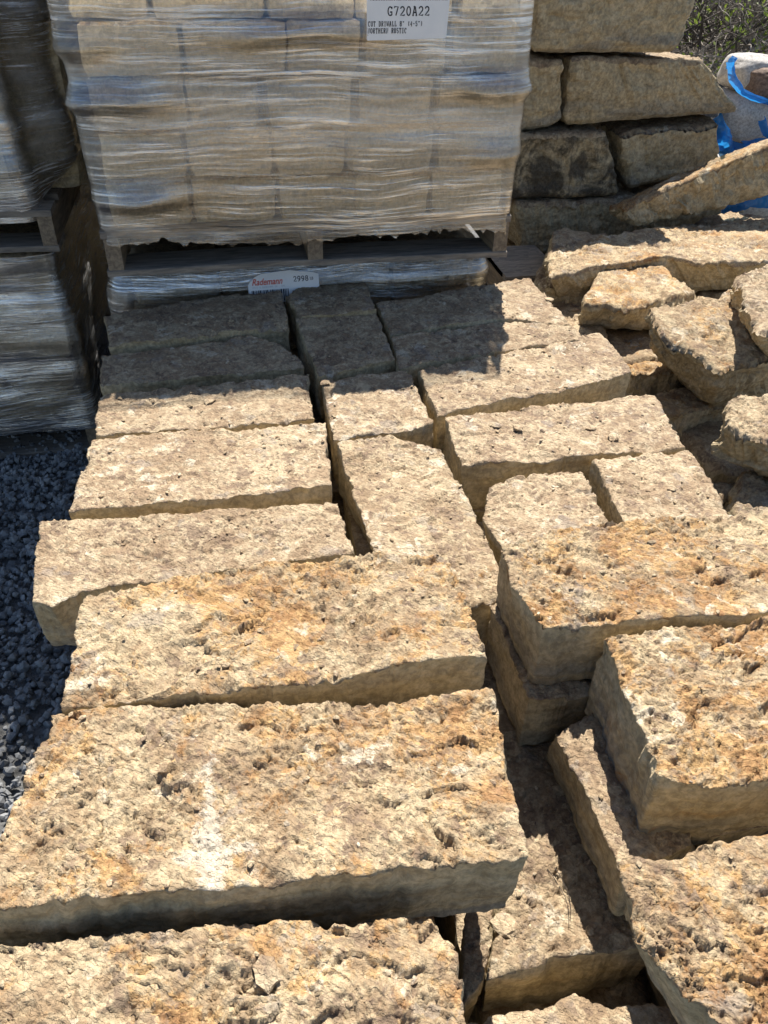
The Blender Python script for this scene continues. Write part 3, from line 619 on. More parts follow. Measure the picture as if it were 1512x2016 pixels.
  'top': [[(0.3659, 0.8568, 0.646), (0.3989, 0.8726, 0.646), (0.5622, 0.8766, 0.646)], [(0.5622, 0.8766, 0.646), (0.5182, 0.6635, 0.646)], [(0.5182, 0.6635, 0.646), (0.4214, 0.6599, 0.646), (0.3613, 0.6651, 0.646)],
          [(0.3613, 0.6651, 0.646), (0.3659, 0.8568, 0.646)]],
  'bot': [(0.3686, 0.8539, 0.531), (0.5594, 0.8737, 0.531), (0.516, 0.6669, 0.531), (0.364, 0.6681, 0.531)],
  'kw': {'rust': 0.2, 'tone': 0.5, 'blue': 0.6, 'seed': 22, 'amp': 0.85}},
 {'name': 'stone_block',
  'label': 'narrow block wedged on edge beneath the thick orange slab',
  'cat': 'stone block',
  'group': 'cut stone blocks of the open pile',
  'top': [[(0.3801, 0.6066, 0.646), (0.4399, 0.6292, 0.646), (0.5498, 0.6296, 0.646)], [(0.5498, 0.6296, 0.646), (0.4854, 0.421, 0.646)], [(0.4854, 0.421, 0.646), (0.3827, 0.4012, 0.646)],
          [(0.3827, 0.4012, 0.646), (0.3829, 0.5103, 0.646), (0.3801, 0.6066, 0.646)]],
  'bot': [(0.3985, 0.6412, 0.53), (0.5836, 0.6374, 0.53), (0.5461, 0.4175, 0.53), (0.4022, 0.4, 0.53)],
  'kw': {'rust': 0.1, 'tone': 0.45, 'seed': 23, 'amp': 0.85}},
 {'name': 'stone_block',
  'label': 'sunken brown block with a dry twig on it and a bright patch of sun',
  'cat': 'stone block',
  'group': 'cut stone blocks of the open pile',
  'top': [[(0.3439, 0.6997, 0.53), (0.5494, 0.6823, 0.53)], [(0.5494, 0.6823, 0.53), (0.4342, 0.354, 0.53)], [(0.4342, 0.354, 0.53), (0.3973, 0.3621, 0.53), (0.3119, 0.366, 0.53), (0.2209, 0.362, 0.53)],
          [(0.2209, 0.362, 0.53), (0.2538, 0.4187, 0.53), (0.2885, 0.4933, 0.53), (0.3439, 0.6997, 0.53)]],
  'bot': [(0.3448, 0.6958, 0.41), (0.5465, 0.6795, 0.41), (0.4332, 0.3578, 0.41), (0.2238, 0.3648, 0.41)],
  'kw': {'rust': 0.3, 'tone': 0.42, 'amp': 1.1, 'seed': 24}},
 {'name': 'stone_block',
  'label': 'dark block deep in the gap beside the bottom left slab',
  'cat': 'stone block',
  'group': 'cut stone blocks of the open pile',
  'top': [[(0.2181, 0.4442, 0.524), (0.2527, 0.4411, 0.524)], [(0.2527, 0.4411, 0.524), (0.2151, 0.362, 0.524)], [(0.2151, 0.362, 0.524), (0.1779, 0.3354, 0.524)], [(0.1779, 0.3354, 0.524), (0.2181, 0.4442, 0.524)]],
  'bot': [(0.218, 0.4402, 0.404), (0.2502, 0.438, 0.404), (0.2152, 0.366, 0.404), (0.18, 0.3388, 0.404)],
  'kw': {'rust': 0.2, 'tone': 0.3, 'seed': 25, 'amp': 0.85}},
 {'name': 'stone_block',
  'label': 'half lit block edge at the bottom of the photo between the two big slabs',
  'cat': 'stone block',
  'group': 'cut stone blocks of the open pile',
  'top': [[(0.1656, 0.326, 0.53), (0.2822, 0.3218, 0.53), (0.3159, 0.3266, 0.53), (0.351, 0.3034, 0.53), (0.4959, 0.2816, 0.53)], [(0.4959, 0.2816, 0.53), (0.4959, 0.1603, 0.53)],
          [(0.4959, 0.1603, 0.53), (0.1194, 0.2146, 0.53)], [(0.1194, 0.2146, 0.53), (0.1656, 0.326, 0.53)]],
  'bot': [(0.1692, 0.3241, 0.41), (0.492, 0.2808, 0.41), (0.4923, 0.162, 0.41), (0.1234, 0.2152, 0.41)],
  'kw': {'rust': 0.2, 'tone': 0.55, 'seed': 26, 'amp': 0.85}},
 {'name': 'quarry_stone',
  'label': 'longest pale slab lying along the back of the rock heap',
  'cat': 'rock',
  'group': 'rough quarry stones heaped right of the pile',
  'top': [[(1.0867, 2.5198, 0.62), (1.3152, 2.6087, 0.622), (1.4988, 2.6573, 0.6236), (1.7922, 2.6803, 0.6262), (2.2445, 2.7197, 0.63)], [(2.2445, 2.7197, 0.63), (2.019, 2.2804, 0.63)],
          [(2.019, 2.2804, 0.63), (1.5735, 2.2919, 0.6257), (1.4734, 2.3809, 0.6243), (1.3429, 2.3591, 0.6231), (1.139, 2.3232, 0.6212), (1.0008, 2.2667, 0.62)], [(1.0008, 2.2667, 0.62), (1.0867, 2.5198, 0.62)]],
  'bot': [(1.1501, 2.6817, 0.5), (2.352, 2.7999, 0.5), (2.121, 2.3464, 0.5), (1.0893, 2.3593, 0.5)],
  'kw': {'rust': 0.65, 'tone': 0.58, 'blue': 0.2, 'amp': 1.3, 'samp': 1.6, 'wig': 1.6, 'rnd': 0.02, 'seed': 27}},
 {'name': 'quarry_stone',
  'label': 'small stone end poking out behind the left tip of the longest slab',
  'cat': 'rock',
  'group': 'rough quarry stones heaped right of the pile',
  'top': [[(1.2024, 2.7573, 0.6), (1.2726, 2.7828, 0.6), (1.3934, 2.6867, 0.6)], [(1.3934, 2.6867, 0.6), (1.1547, 2.333, 0.56)], [(1.1547, 2.333, 0.56), (1.0397, 2.3494, 0.56)],
          [(1.0397, 2.3494, 0.56), (1.2024, 2.7573, 0.6)]],
  'bot': [(1.2023, 2.7533, 0.4), (1.3902, 2.6842, 0.4), (1.1555, 2.3369, 0.36), (1.0423, 2.3524, 0.36)],
  'kw': {'rust': 0.25, 'tone': 0.55, 'amp': 1.3, 'samp': 1.6, 'wig': 1.6, 'rnd': 0.02, 'seed': 28}},
 {'name': 'quarry_stone',
  'label': 'weathered stone under the left tip of the longest slab',
  'cat': 'rock',
  'group': 'rough quarry stones heaped right of the pile',
  'top': [[(1.1914, 2.7827, 0.5), (1.4027, 2.7538, 0.5)], [(1.4027, 2.7538, 0.5), (1.1383, 2.3096, 0.5)], [(1.1383, 2.3096, 0.5), (1.073, 2.3833, 0.5)],
          [(1.073, 2.3833, 0.5), (1.0697, 2.5677, 0.5), (1.1914, 2.7827, 0.5)]],
  'bot': [(1.1916, 2.7787, 0.3), (1.3998, 2.751, 0.3), (1.1393, 2.3134, 0.3), (1.0753, 2.3866, 0.3)],
  'kw': {'rust': 0.45, 'tone': 0.5, 'amp': 1.3, 'samp': 1.6, 'wig': 1.6, 'rnd': 0.02, 'seed': 29}},
 {'name': 'quarry_stone',
  'label': 'yellow faced stone with a brown stained hollow in front of the longest slab',
  'cat': 'rock',
  'group': 'rough quarry stones heaped right of the pile',
  'top': [[(1.2047, 2.3342, 0.6), (1.3292, 2.3768, 0.6), (1.453, 2.3833, 0.6)], [(1.453, 2.3833, 0.6), (1.4342, 2.2572, 0.6), (1.453, 2.1392, 0.6)],
          [(1.453, 2.1392, 0.6), (1.321, 2.1056, 0.6), (1.1563, 2.0597, 0.6), (1.051, 2.1251, 0.6)], [(1.051, 2.1251, 0.6), (1.2047, 2.3342, 0.6)]],
  'bot': [(1.1893, 2.3448, 0.5), (1.6178, 2.3718, 0.5), (1.411, 2.0549, 0.49), (1.075, 2.1502, 0.49)],
  'kw': {'rust': 0.85, 'tone': 0.62, 'amp': 1.3, 'samp': 1.6, 'wig': 1.6, 'rnd': 0.02, 'seed': 30}},
 {'name': 'quarry_stone',
  'label': 'big tilted rock with a dark brown flank in the rock heap',
  'cat': 'rock',
  'group': 'rough quarry stones heaped right of the pile',
  'top': [[(1.1465, 1.9097, 0.66), (1.2881, 1.9468, 0.66), (1.4988, 2.0236, 0.66)], [(1.4988, 2.0236, 0.66), (1.51, 1.7514, 0.64)], [(1.51, 1.7514, 0.64), (1.3936, 1.6584, 0.6257), (1.2305, 1.6181, 0.6)],
          [(1.2305, 1.6181, 0.6), (1.188, 1.7115, 0.6224), (1.1317, 1.7852, 0.6431), (1.1465, 1.9097, 0.66)]],
  'bot': [(1.2138, 1.9573, 0.5), (1.7452, 2.169, 0.45), (1.5936, 1.7012, 0.42), (1.3206, 1.7442, 0.4)],
  'kw': {'rust': 0.6, 'tone': 0.42, 'dark': 0.65, 'amp': 1.3, 'samp': 1.6, 'wig': 1.6, 'rnd': 0.02, 'seed': 31}},
 {'name': 'quarry_stone',
  'label': 'grey stone with a pale top at the right edge above the tilted rock',
  'cat': 'rock',
  'group': 'rough quarry stones heaped right of the pile',
  'top': [[(1.3819, 1.8878, 0.76), (1.6862, 1.9856, 0.76)], [(1.6862, 1.9856, 0.76), (1.4647, 1.5704, 0.74)], [(1.4647, 1.5704, 0.74), (1.2683, 1.5703, 0.74)],
          [(1.2683, 1.5703, 0.74), (1.3058, 1.7256, 0.7512), (1.3819, 1.8878, 0.76)]],
  'bot': [(1.4576, 1.9941, 0.63), (1.8469, 2.143, 0.63), (1.5614, 1.5808, 0.6), (1.3864, 1.6514, 0.6)],
  'kw': {'rust': 0.05, 'tone': 0.48, 'blue': 0.1, 'amp': 1.3, 'samp': 1.6, 'wig': 1.6, 'rnd': 0.02, 'seed': 32}},
 {'name': 'quarry_stone',
  'label': 'split stone with a grey lower face at the right edge beside the dark hole',
  'cat': 'rock',
  'group': 'rough quarry stones heaped right of the pile',
  'top': [[(1.1673, 1.4771, 0.62), (1.3474, 1.4948, 0.62)], [(1.3474, 1.4948, 0.62), (1.2403, 1.2641, 0.6)], [(1.2403, 1.2641, 0.6), (1.1468, 1.3179, 0.6), (1.1101, 1.3909, 0.6)],
          [(1.1101, 1.3909, 0.6), (1.1673, 1.4771, 0.62)]],
  'bot': [(1.18, 1.4518, 0.5), (1.4038, 1.4886, 0.5), (1.2756, 1.2269, 0.48), (1.135, 1.4157, 0.48)],
  'kw': {'rust': 0.3, 'tone': 0.55, 'amp': 1.3, 'samp': 1.6, 'wig': 1.6, 'rnd': 0.02, 'seed': 33}},
 {'name': 'quarry_stone',
  'label': 'brown stone standing in the dark hole behind the orange stained slab',
  'cat': 'rock',
  'group': 'rough quarry stones heaped right of the pile',
  'top': [[(1.1812, 1.3715, 0.47), (1.3543, 1.3764, 0.47)], [(1.3543, 1.3764, 0.47), (1.2628, 1.1651, 0.47)], [(1.2628, 1.1651, 0.47), (1.0727, 1.216, 0.47)], [(1.0727, 1.216, 0.47), (1.1812, 1.3715, 0.47)]],
  'bot': [(1.1827, 1.3678, 0.27), (1.351, 1.3741, 0.27), (1.2614, 1.1688, 0.27), (1.0763, 1.2177, 0.27)],
  'kw': {'rust': 0.45, 'tone': 0.4, 'dark': 0.3, 'amp': 1.3, 'samp': 1.6, 'wig': 1.6, 'rnd': 0.02, 'seed': 34}},
 {'name': 'quarry_stone',
  'label': 'low stone with an orange flank under the yellow faced stone',
  'cat': 'rock',
  'group': 'rough quarry stones heaped right of the pile',
  'top': [[(1.1267, 2.2196, 0.46), (1.4387, 2.1927, 0.46)], [(1.4387, 2.1927, 0.46), (1.326, 1.9123, 0.46)], [(1.326, 1.9123, 0.46), (1.1314, 1.8844, 0.46)], [(1.1314, 1.8844, 0.46), (1.1267, 2.2196, 0.46)]],
  'bot': [(1.1291, 2.2164, 0.33), (1.4355, 2.1903, 0.33), (1.3242, 1.9159, 0.33), (1.1338, 1.8876, 0.33)],
  'kw': {'rust': 0.85, 'tone': 0.5, 'amp': 1.3, 'samp': 1.6, 'wig': 1.6, 'rnd': 0.02, 'seed': 35}},
 {'name': 'quarry_stone',
  'label': 'orange topped stone with a dark front behind the pebble strewn block',
  'cat': 'rock',
  'group': 'rough quarry stones heaped right of the pile',
  'top': [[(1.1332, 1.8041, 0.44), (1.4291, 1.8757, 0.44)], [(1.4291, 1.8757, 0.44), (1.3803, 1.7354, 0.44)], [(1.3803, 1.7354, 0.44), (1.1691, 1.7004, 0.44)], [(1.1691, 1.7004, 0.44), (1.1332, 1.8041, 0.44)]],
  'bot': [(1.1371, 1.8034, 0.22), (1.4257, 1.8736, 0.22), (1.3766, 1.7369, 0.22), (1.1724, 1.7027, 0.22)],
  'kw': {'rust': 0.7, 'tone': 0.55, 'dark': 0.5, 'amp': 1.3, 'samp': 1.6, 'wig': 1.6, 'rnd': 0.02, 'seed': 36}},
 {'name': 'quarry_stone',
  'label': 'dark stone deep in the hole right of the pile',
  'cat': 'rock',
  'group': 'rough quarry stones heaped right of the pile',
  'top': [[(1.2649, 1.76, 0.33), (1.4927, 1.7519, 0.33)], [(1.4927, 1.7519, 0.33), (1.3184, 1.4676, 0.33)], [(1.3184, 1.4676, 0.33), (1.1628, 1.4035, 0.33)], [(1.1628, 1.4035, 0.33), (1.2649, 1.76, 0.33)]],
  'bot': [(1.266, 1.7561, 0.13), (1.4897, 1.7493, 0.13), (1.3181, 1.4716, 0.13), (1.1652, 1.4067, 0.13)],
  'kw': {'rust': 0.4, 'tone': 0.3, 'dark': 0.5, 'amp': 1.3, 'samp': 1.6, 'wig': 1.6, 'rnd': 0.02, 'seed': 37}},
 {'name': 'quarry_stone',
  'label': 'flat stone with a pebble on it between the pile and the yellow faced stone',
  'cat': 'rock',
  'group': 'rough quarry stones heaped right of the pile',
  'top': [[(1.0608, 2.4293, 0.5), (1.2599, 2.4232, 0.5)], [(1.2599, 2.4232, 0.5), (1.1428, 2.0739, 0.5)], [(1.1428, 2.0739, 0.5), (1.0055, 2.0658, 0.5)], [(1.0055, 2.0658, 0.5), (1.0608, 2.4293, 0.5)]],
  'bot': [(1.062, 2.4255, 0.38), (1.2574, 2.4201, 0.38), (1.1422, 2.0779, 0.38), (1.0076, 2.0692, 0.38)],
  'kw': {'rust': 0.35, 'tone': 0.55, 'amp': 1.3, 'samp': 1.6, 'wig': 1.6, 'rnd': 0.02, 'seed': 38}},
 {'name': 'quarry_stone',
  'label': 'dusty slab lying under the leaning rust brown beam of stone',
  'cat': 'rock',
  'group': 'rough quarry stones heaped right of the pile',
  'top': [[(1.654, 2.7271, 0.6), (1.8954, 2.8493, 0.6), (2.0411, 2.8892, 0.6), (2.195, 2.7603, 0.6)], [(2.195, 2.7603, 0.6), (2.0854, 2.5952, 0.6)], [(2.0854, 2.5952, 0.6), (1.6409, 2.6539, 0.6)],
          [(1.6409, 2.6539, 0.6), (1.654, 2.7271, 0.6)]],
  'bot': [(1.658, 2.7264, 0.48), (2.1911, 2.7593, 0.48), (2.0818, 2.5968, 0.48), (1.6449, 2.6544, 0.48)],
  'kw': {'rust': 0.1, 'tone': 0.5, 'amp': 1.3, 'samp': 1.6, 'wig': 1.6, 'rnd': 0.02, 'seed': 39}},
 {'name': 'boulder',
  'label': 'topmost pale boulder of the wall behind, cut by the top of the photo',
  'cat': 'boulder',
  'group': 'boulders of the rough wall behind',
  'top': [[(1.1089, 3.48, 1.317), (1.6969, 3.48, 1.3289)], [(1.6969, 3.48, 1.3289), (1.6969, 2.98, 1.3289)], [(1.6969, 2.98, 1.3289), (1.1089, 2.98, 1.317)], [(1.1089, 2.98, 1.317), (1.1089, 3.48, 1.317)]],
  'bot': [(1.1236, 3.48, 1.1421), (1.6683, 3.48, 1.1391), (1.6683, 2.98, 1.1391), (1.1236, 2.98, 1.1421)],
  'kw': {'tone': 0.45, 'rust': 0.25, 'amp': 1.1, 'samp': 1.45, 'wig': 1.5, 'rnd': 0.022, 'seed': 40}},
 {'name': 'boulder',
  'label': 'upright squarish boulder between the wrapped stack and the long boulder',
  'cat': 'boulder',
  'group': 'boulders of the rough wall behind',
  'top': [[(1.0765, 3.45, 1.1272), (1.2524, 3.45, 1.1166)], [(1.2524, 3.45, 1.1166), (1.2524, 3.0, 1.1166)], [(1.2524, 3.0, 1.1166), (1.0765, 3.0, 1.1272)], [(1.0765, 3.0, 1.1272), (1.0765, 3.45, 1.1272)]],
  'bot': [(1.0993, 3.45, 0.8801), (1.273, 3.45, 0.9044), (1.273, 3.0, 0.9044), (1.0993, 3.0, 0.8801)],
  'kw': {'tone': 0.42, 'rust': 0.1, 'dark': 0.15, 'amp': 1.1, 'samp': 1.45, 'wig': 1.5, 'rnd': 0.022, 'seed': 41}},
 {'name': 'boulder',
  'label': 'long grey boulder with a dark weathered right end',
  'cat': 'boulder',
  'group': 'boulders of the rough wall behind',
  'top': [[(1.2776, 3.42, 1.106), (1.8139, 3.42, 1.0929)], [(1.8139, 3.42, 1.0929), (1.8139, 3.0, 1.1129)], [(1.8139, 3.0, 1.1129), (1.2776, 3.0, 1.126)], [(1.2776, 3.0, 1.126), (1.2776, 3.42, 1.106)]],
  'bot': [(1.2897, 3.42, 0.9006), (2.0122, 3.42, 0.9331), (2.0122, 3.0, 0.9331), (1.2897, 3.0, 0.9006)],
  'kw': {'tone': 0.3, 'rust': 0.08, 'dark': 0.5, 'amp': 1.1, 'samp': 1.45, 'wig': 1.5, 'rnd': 0.022, 'seed': 42}},
 {'name': 'boulder',
  'label': 'dark mottled boulder low beside the wrapped stack',
  'cat': 'boulder',
  'group': 'boulders of the rough wall behind',
  'top': [[(1.0628, 3.4, 0.8814), (1.4501, 3.4, 0.8835)], [(1.4501, 3.4, 0.8835), (1.4501, 2.95, 0.8835)], [(1.4501, 2.95, 0.8835), (1.0628, 2.95, 0.8814)], [(1.0628, 2.95, 0.8814), (1.0628, 3.4, 0.8814)]],
  'bot': [(1.0807, 3.4, 0.6581), (1.5599, 3.4, 0.6488), (1.5599, 2.95, 0.6488), (1.0807, 2.95, 0.6581)],
  'kw': {'tone': 0.22, 'rust': 0.25, 'dark': 1.0, 'amp': 1.1, 'samp': 1.45, 'wig': 1.5, 'rnd': 0.022, 'seed': 43}},
 {'name': 'boulder',
  'label': 'brown boulder under the right half of the long grey boulder',
  'cat': 'boulder',
  'group': 'boulders of the rough wall behind',
  'top': [[(1.5288, 3.45, 0.871), (1.9313, 3.45, 0.9024)], [(1.9313, 3.45, 0.9024), (1.9313, 3.0, 0.9024)], [(1.9313, 3.0, 0.9024), (1.5288, 3.0, 0.871)], [(1.5288, 3.0, 0.871), (1.5288, 3.45, 0.871)]],
  'bot': [(1.5968, 3.45, 0.6644), (1.9791, 3.45, 0.7146), (1.9791, 3.0, 0.7146), (1.5968, 3.0, 0.6644)],
  'kw': {'tone': 0.28, 'rust': 0.4, 'dark': 0.5, 'amp': 1.1, 'samp': 1.45, 'wig': 1.5, 'rnd': 0.022, 'seed': 44}},
 {'name': 'boulder',
  'label': 'lowest grey boulder beside the pallet, behind the stone heap',
  'cat': 'boulder',
  'group': 'boulders of the rough wall behind',
  'top': [[(1.113, 3.4, 0.6456), (1.6534, 3.4, 0.6377)], [(1.6534, 3.4, 0.6377), (1.6534, 2.95, 0.6377)], [(1.6534, 2.95, 0.6377), (1.113, 2.95, 0.6456)], [(1.113, 2.95, 0.6456), (1.113, 3.4, 0.6456)]],
  'bot': [(1.1609, 3.4, 0.4419), (1.765, 3.4, 0.3693), (1.765, 2.95, 0.3693), (1.1609, 2.95, 0.4419)],
  'kw': {'tone': 0.22, 'rust': 0.1, 'dark': 0.4, 'amp': 1.1, 'samp': 1.45, 'wig': 1.5, 'rnd': 0.022, 'seed': 45}},
 {'name': 'boulder',
  'label': 'lower boulder hidden behind the leaning beam of stone',
  'cat': 'boulder',
  'group': 'boulders of the rough wall behind',
  'top': [[(1.6668, 3.42, 0.6309), (2.1022, 3.42, 0.686)], [(2.1022, 3.42, 0.686), (2.1022, 3.02, 0.686)], [(2.1022, 3.02, 0.686), (1.6668, 3.02, 0.6309)], [(1.6668, 3.02, 0.6309), (1.6668, 3.42, 0.6309)]],
  'bot': [(1.8069, 3.42, 0.3413), (2.2747, 3.42, 0.3173), (2.2747, 3.02, 0.3173), (1.8069, 3.02, 0.3413)],
  'kw': {'tone': 0.4, 'rust': 0.1, 'dark': 0.4, 'amp': 1.1, 'samp': 1.45, 'wig': 1.5, 'rnd': 0.022, 'seed': 46}},
 {'name': 'boulder',
  'label': 'bottom boulder of the wall, all but hidden behind the rock heap',
  'cat': 'boulder',
  'group': 'boulders of the rough wall behind',
  'top': [[(1.175, 3.38, 0.4138), (2.2509, 3.38, 0.3152)], [(2.2509, 3.38, 0.3152), (2.2509, 2.98, 0.3152)], [(2.2509, 2.98, 0.3152), (1.175, 2.98, 0.4138)], [(1.175, 2.98, 0.4138), (1.175, 3.38, 0.4138)]],
  'bot': [(1.3147, 3.38, -0.0086), (2.3715, 3.38, -0.1141), (2.3715, 2.98, -0.1141), (1.3147, 2.98, -0.0086)],
  'kw': {'tone': 0.4, 'rust': 0.1, 'dark': 0.4, 'amp': 1.1, 'samp': 1.45, 'wig': 1.5, 'rnd': 0.022, 'seed': 47}},
 {'name': 'quarry_stone',
  'label': 'leaning rust brown beam of stone, propped on the heap at right',
  'cat': 'rock',
  'group': 'rough quarry stones heaped right of the pile',
  'top': [[(1.4528, 2.85, 0.6548), (2.0472, 2.85, 0.882)], [(2.0472, 2.85, 0.882), (2.0472, 2.72, 0.917)], [(2.0472, 2.72, 0.917), (1.4528, 2.72, 0.6898)], [(1.4528, 2.72, 0.6898), (1.4528, 2.85, 0.6548)]],
  'bot': [(1.5206, 2.85, 0.5985), (2.1249, 2.85, 0.7135), (2.1249, 2.72, 0.7135), (1.5206, 2.72, 0.5985)],
  'kw': {'tone': 0.32, 'rust': 0.85, 'dark': 0.5, 'amp': 1.3, 'samp': 2.4, 'wig': 1.4, 'rnd': 0.02, 'seed': 48}},
 {'name': 'quarry_stone',
  'label': 'buried rock holding up the rock heap right of the pile',
  'cat': 'rock',
  'group': 'buried rocks under the rock heap',
  'top': [[(1.24, 2.75, 0.49), (1.58, 2.75, 0.49)], [(1.58, 2.75, 0.49), (1.58, 2.3, 0.49)], [(1.58, 2.3, 0.49), (1.24, 2.3, 0.49)], [(1.24, 2.3, 0.49), (1.24, 2.75, 0.49)]],
  'bot': [(1.24, 2.75, 0), (1.58, 2.75, 0), (1.58, 2.3, 0), (1.24, 2.3, 0)],
  'kw': {'seed': 48, 'cell': 0.02, 'amp': 1.5, 'samp': 2, 'wig': 2, 'rnd': 0.03, 'tone': 0.35, 'dark': 0.4, 'rust': 0.5}},
 {'name': 'quarry_stone',
  'label': 'buried rock holding up the rock heap right of the pile',
  'cat': 'rock',
  'group': 'buried rocks under the rock heap',
  'top': [[(1.6, 2.85, 0.49), (2.2, 2.85, 0.49)], [(2.2, 2.85, 0.49), (2.2, 2.35, 0.49)], [(2.2, 2.35, 0.49), (1.6, 2.35, 0.49)], [(1.6, 2.35, 0.49), (1.6, 2.85, 0.49)]],
  'bot': [(1.6, 2.85, 0), (2.2, 2.85, 0), (2.2, 2.35, 0), (1.6, 2.35, 0)],
  'kw': {'seed': 49, 'cell': 0.02, 'amp': 1.5, 'samp': 2, 'wig': 2, 'rnd': 0.03, 'tone': 0.35, 'dark': 0.4, 'rust': 0.5}},
 {'name': 'quarry_stone',
  'label': 'buried rock holding up the rock heap right of the pile',
  'cat': 'rock',
  'group': 'buried rocks under the rock heap',
  'top': [[(1.14, 2.24, 0.47), (1.55, 2.24, 0.47)], [(1.55, 2.24, 0.47), (1.55, 1.95, 0.47)], [(1.55, 1.95, 0.47), (1.14, 1.95, 0.47)], [(1.14, 1.95, 0.47), (1.14, 2.24, 0.47)]],
  'bot': [(1.14, 2.24, 0), (1.55, 2.24, 0), (1.55, 1.95, 0), (1.14, 1.95, 0)],
  'kw': {'seed': 50, 'cell': 0.02, 'amp': 1.5, 'samp': 2, 'wig': 2, 'rnd': 0.03, 'tone': 0.35, 'dark': 0.4, 'rust': 0.5}},
 {'name': 'quarry_stone',
  'label': 'buried rock holding up the rock heap right of the pile',
  'cat': 'rock',
  'group': 'buried rocks under the rock heap',
  'top': [[(1.6, 2.25, 0.42), (2.0, 2.25, 0.42)], [(2.0, 2.25, 0.42), (2.0, 1.7, 0.42)], [(2.0, 1.7, 0.42), (1.6, 1.7, 0.42)], [(1.6, 1.7, 0.42), (1.6, 2.25, 0.42)]],
  'bot': [(1.6, 2.25, 0), (2.0, 2.25, 0), (2.0, 1.7, 0), (1.6, 1.7, 0)],
  'kw': {'seed': 51, 'cell': 0.02, 'amp': 1.5, 'samp': 2, 'wig': 2, 'rnd': 0.03, 'tone': 0.35, 'dark': 0.4, 'rust': 0.5}},
 {'name': 'quarry_stone',
  'label': 'buried rock holding up the rock heap right of the pile',
  'cat': 'rock',
  'group': 'buried rocks under the rock heap',
  'top': [[(1.22, 1.9, 0.38), (1.55, 1.9, 0.38)], [(1.55, 1.9, 0.38), (1.55, 1.5, 0.38)], [(1.55, 1.5, 0.38), (1.22, 1.5, 0.38)], [(1.22, 1.5, 0.38), (1.22, 1.9, 0.38)]],
  'bot': [(1.22, 1.9, 0), (1.55, 1.9, 0), (1.55, 1.5, 0), (1.22, 1.5, 0)],
  'kw': {'seed': 52, 'cell': 0.02, 'amp': 1.5, 'samp': 2, 'wig': 2, 'rnd': 0.03, 'tone': 0.35, 'dark': 0.4, 'rust': 0.5}},
 {'name': 'quarry_stone',
  'label': 'buried rock holding up the rock heap right of the pile',
  'cat': 'rock',
  'group': 'buried rocks under the rock heap',
  'top': [[(1.02, 1.46, 0.24), (1.38, 1.46, 0.24)], [(1.38, 1.46, 0.24), (1.38, 1.22, 0.24)], [(1.38, 1.22, 0.24), (1.02, 1.22, 0.24)], [(1.02, 1.22, 0.24), (1.02, 1.46, 0.24)]],
  'bot': [(1.02, 1.46, 0), (1.38, 1.46, 0), (1.38, 1.22, 0), (1.02, 1.22, 0)],
  'kw': {'seed': 53, 'cell': 0.02, 'amp': 1.5, 'samp': 2, 'wig': 2, 'rnd': 0.03, 'tone': 0.35, 'dark': 0.4, 'rust': 0.5}},
 {'name': 'quarry_stone',
  'label': 'buried rock holding up the rock heap right of the pile',
  'cat': 'rock',
  'group': 'buried rocks under the rock heap',
  'top': [[(1.06, 1.15, 0.26), (1.5, 1.15, 0.26)], [(1.5, 1.15, 0.26), (1.5, 0.8, 0.26)], [(1.5, 0.8, 0.26), (1.06, 0.8, 0.26)], [(1.06, 0.8, 0.26), (1.06, 1.15, 0.26)]],
  'bot': [(1.06, 1.15, 0), (1.5, 1.15, 0), (1.5, 0.8, 0), (1.06, 0.8, 0)],
  'kw': {'seed': 54, 'cell': 0.02, 'amp': 1.5, 'samp': 2, 'wig': 2, 'rnd': 0.03, 'tone': 0.35, 'dark': 0.4, 'rust': 0.5}},
 {'name': 'quarry_stone',
  'label': 'buried rock holding up the rock heap right of the pile',
  'cat': 'rock',
  'group': 'buried rocks under the rock heap',
  'top': [[(1.42, 1.45, 0.46), (1.9, 1.45, 0.46)], [(1.9, 1.45, 0.46), (1.9, 1.1, 0.46)], [(1.9, 1.1, 0.46), (1.42, 1.1, 0.46)], [(1.42, 1.1, 0.46), (1.42, 1.45, 0.46)]],
  'bot': [(1.42, 1.45, 0), (1.9, 1.45, 0), (1.9, 1.1, 0), (1.42, 1.1, 0)],
  'kw': {'seed': 55, 'cell': 0.02, 'amp': 1.5, 'samp': 2, 'wig': 2, 'rnd': 0.03, 'tone': 0.35, 'dark': 0.4, 'rust': 0.5}},
 {'name': 'quarry_stone',
  'label': 'buried rock holding up the rock heap right of the pile',
  'cat': 'rock',
  'group': 'buried rocks under the rock heap',
  'top': [[(1.62, 3.0, 0.3), (2.2, 3.0, 0.3)], [(2.2, 3.0, 0.3), (2.2, 2.9, 0.3)], [(2.2, 2.9, 0.3), (1.62, 2.9, 0.3)], [(1.62, 2.9, 0.3), (1.62, 3.0, 0.3)]],
  'bot': [(1.62, 3.0, 0), (2.2, 3.0, 0), (2.2, 2.9, 0), (1.62, 2.9, 0)],
  'kw': {'seed': 56, 'cell': 0.02, 'amp': 1.5, 'samp': 2, 'wig': 2, 'rnd': 0.03, 'tone': 0.35, 'dark': 0.4, 'rust': 0.5}},
 {'name': 'quarry_stone',
  'label': 'buried rock holding up the rock heap right of the pile',
  'cat': 'rock',
  'group': 'buried rocks under the rock heap',
  'top': [[(0.98, 2.36, 0.38), (1.12, 2.36, 0.38)], [(1.12, 2.36, 0.38), (1.12, 2.16, 0.38)], [(1.12, 2.16, 0.38), (0.98, 2.16, 0.38)], [(0.98, 2.16, 0.38), (0.98, 2.36, 0.38)]],
  'bot': [(0.98, 2.36, 0), (1.12, 2.36, 0), (1.12, 2.16, 0), (0.98, 2.16, 0)],
  'kw': {'seed': 57, 'cell': 0.02, 'amp': 1.5, 'samp': 2, 'wig': 2, 'rnd': 0.03, 'tone': 0.35, 'dark': 0.4, 'rust': 0.5}},
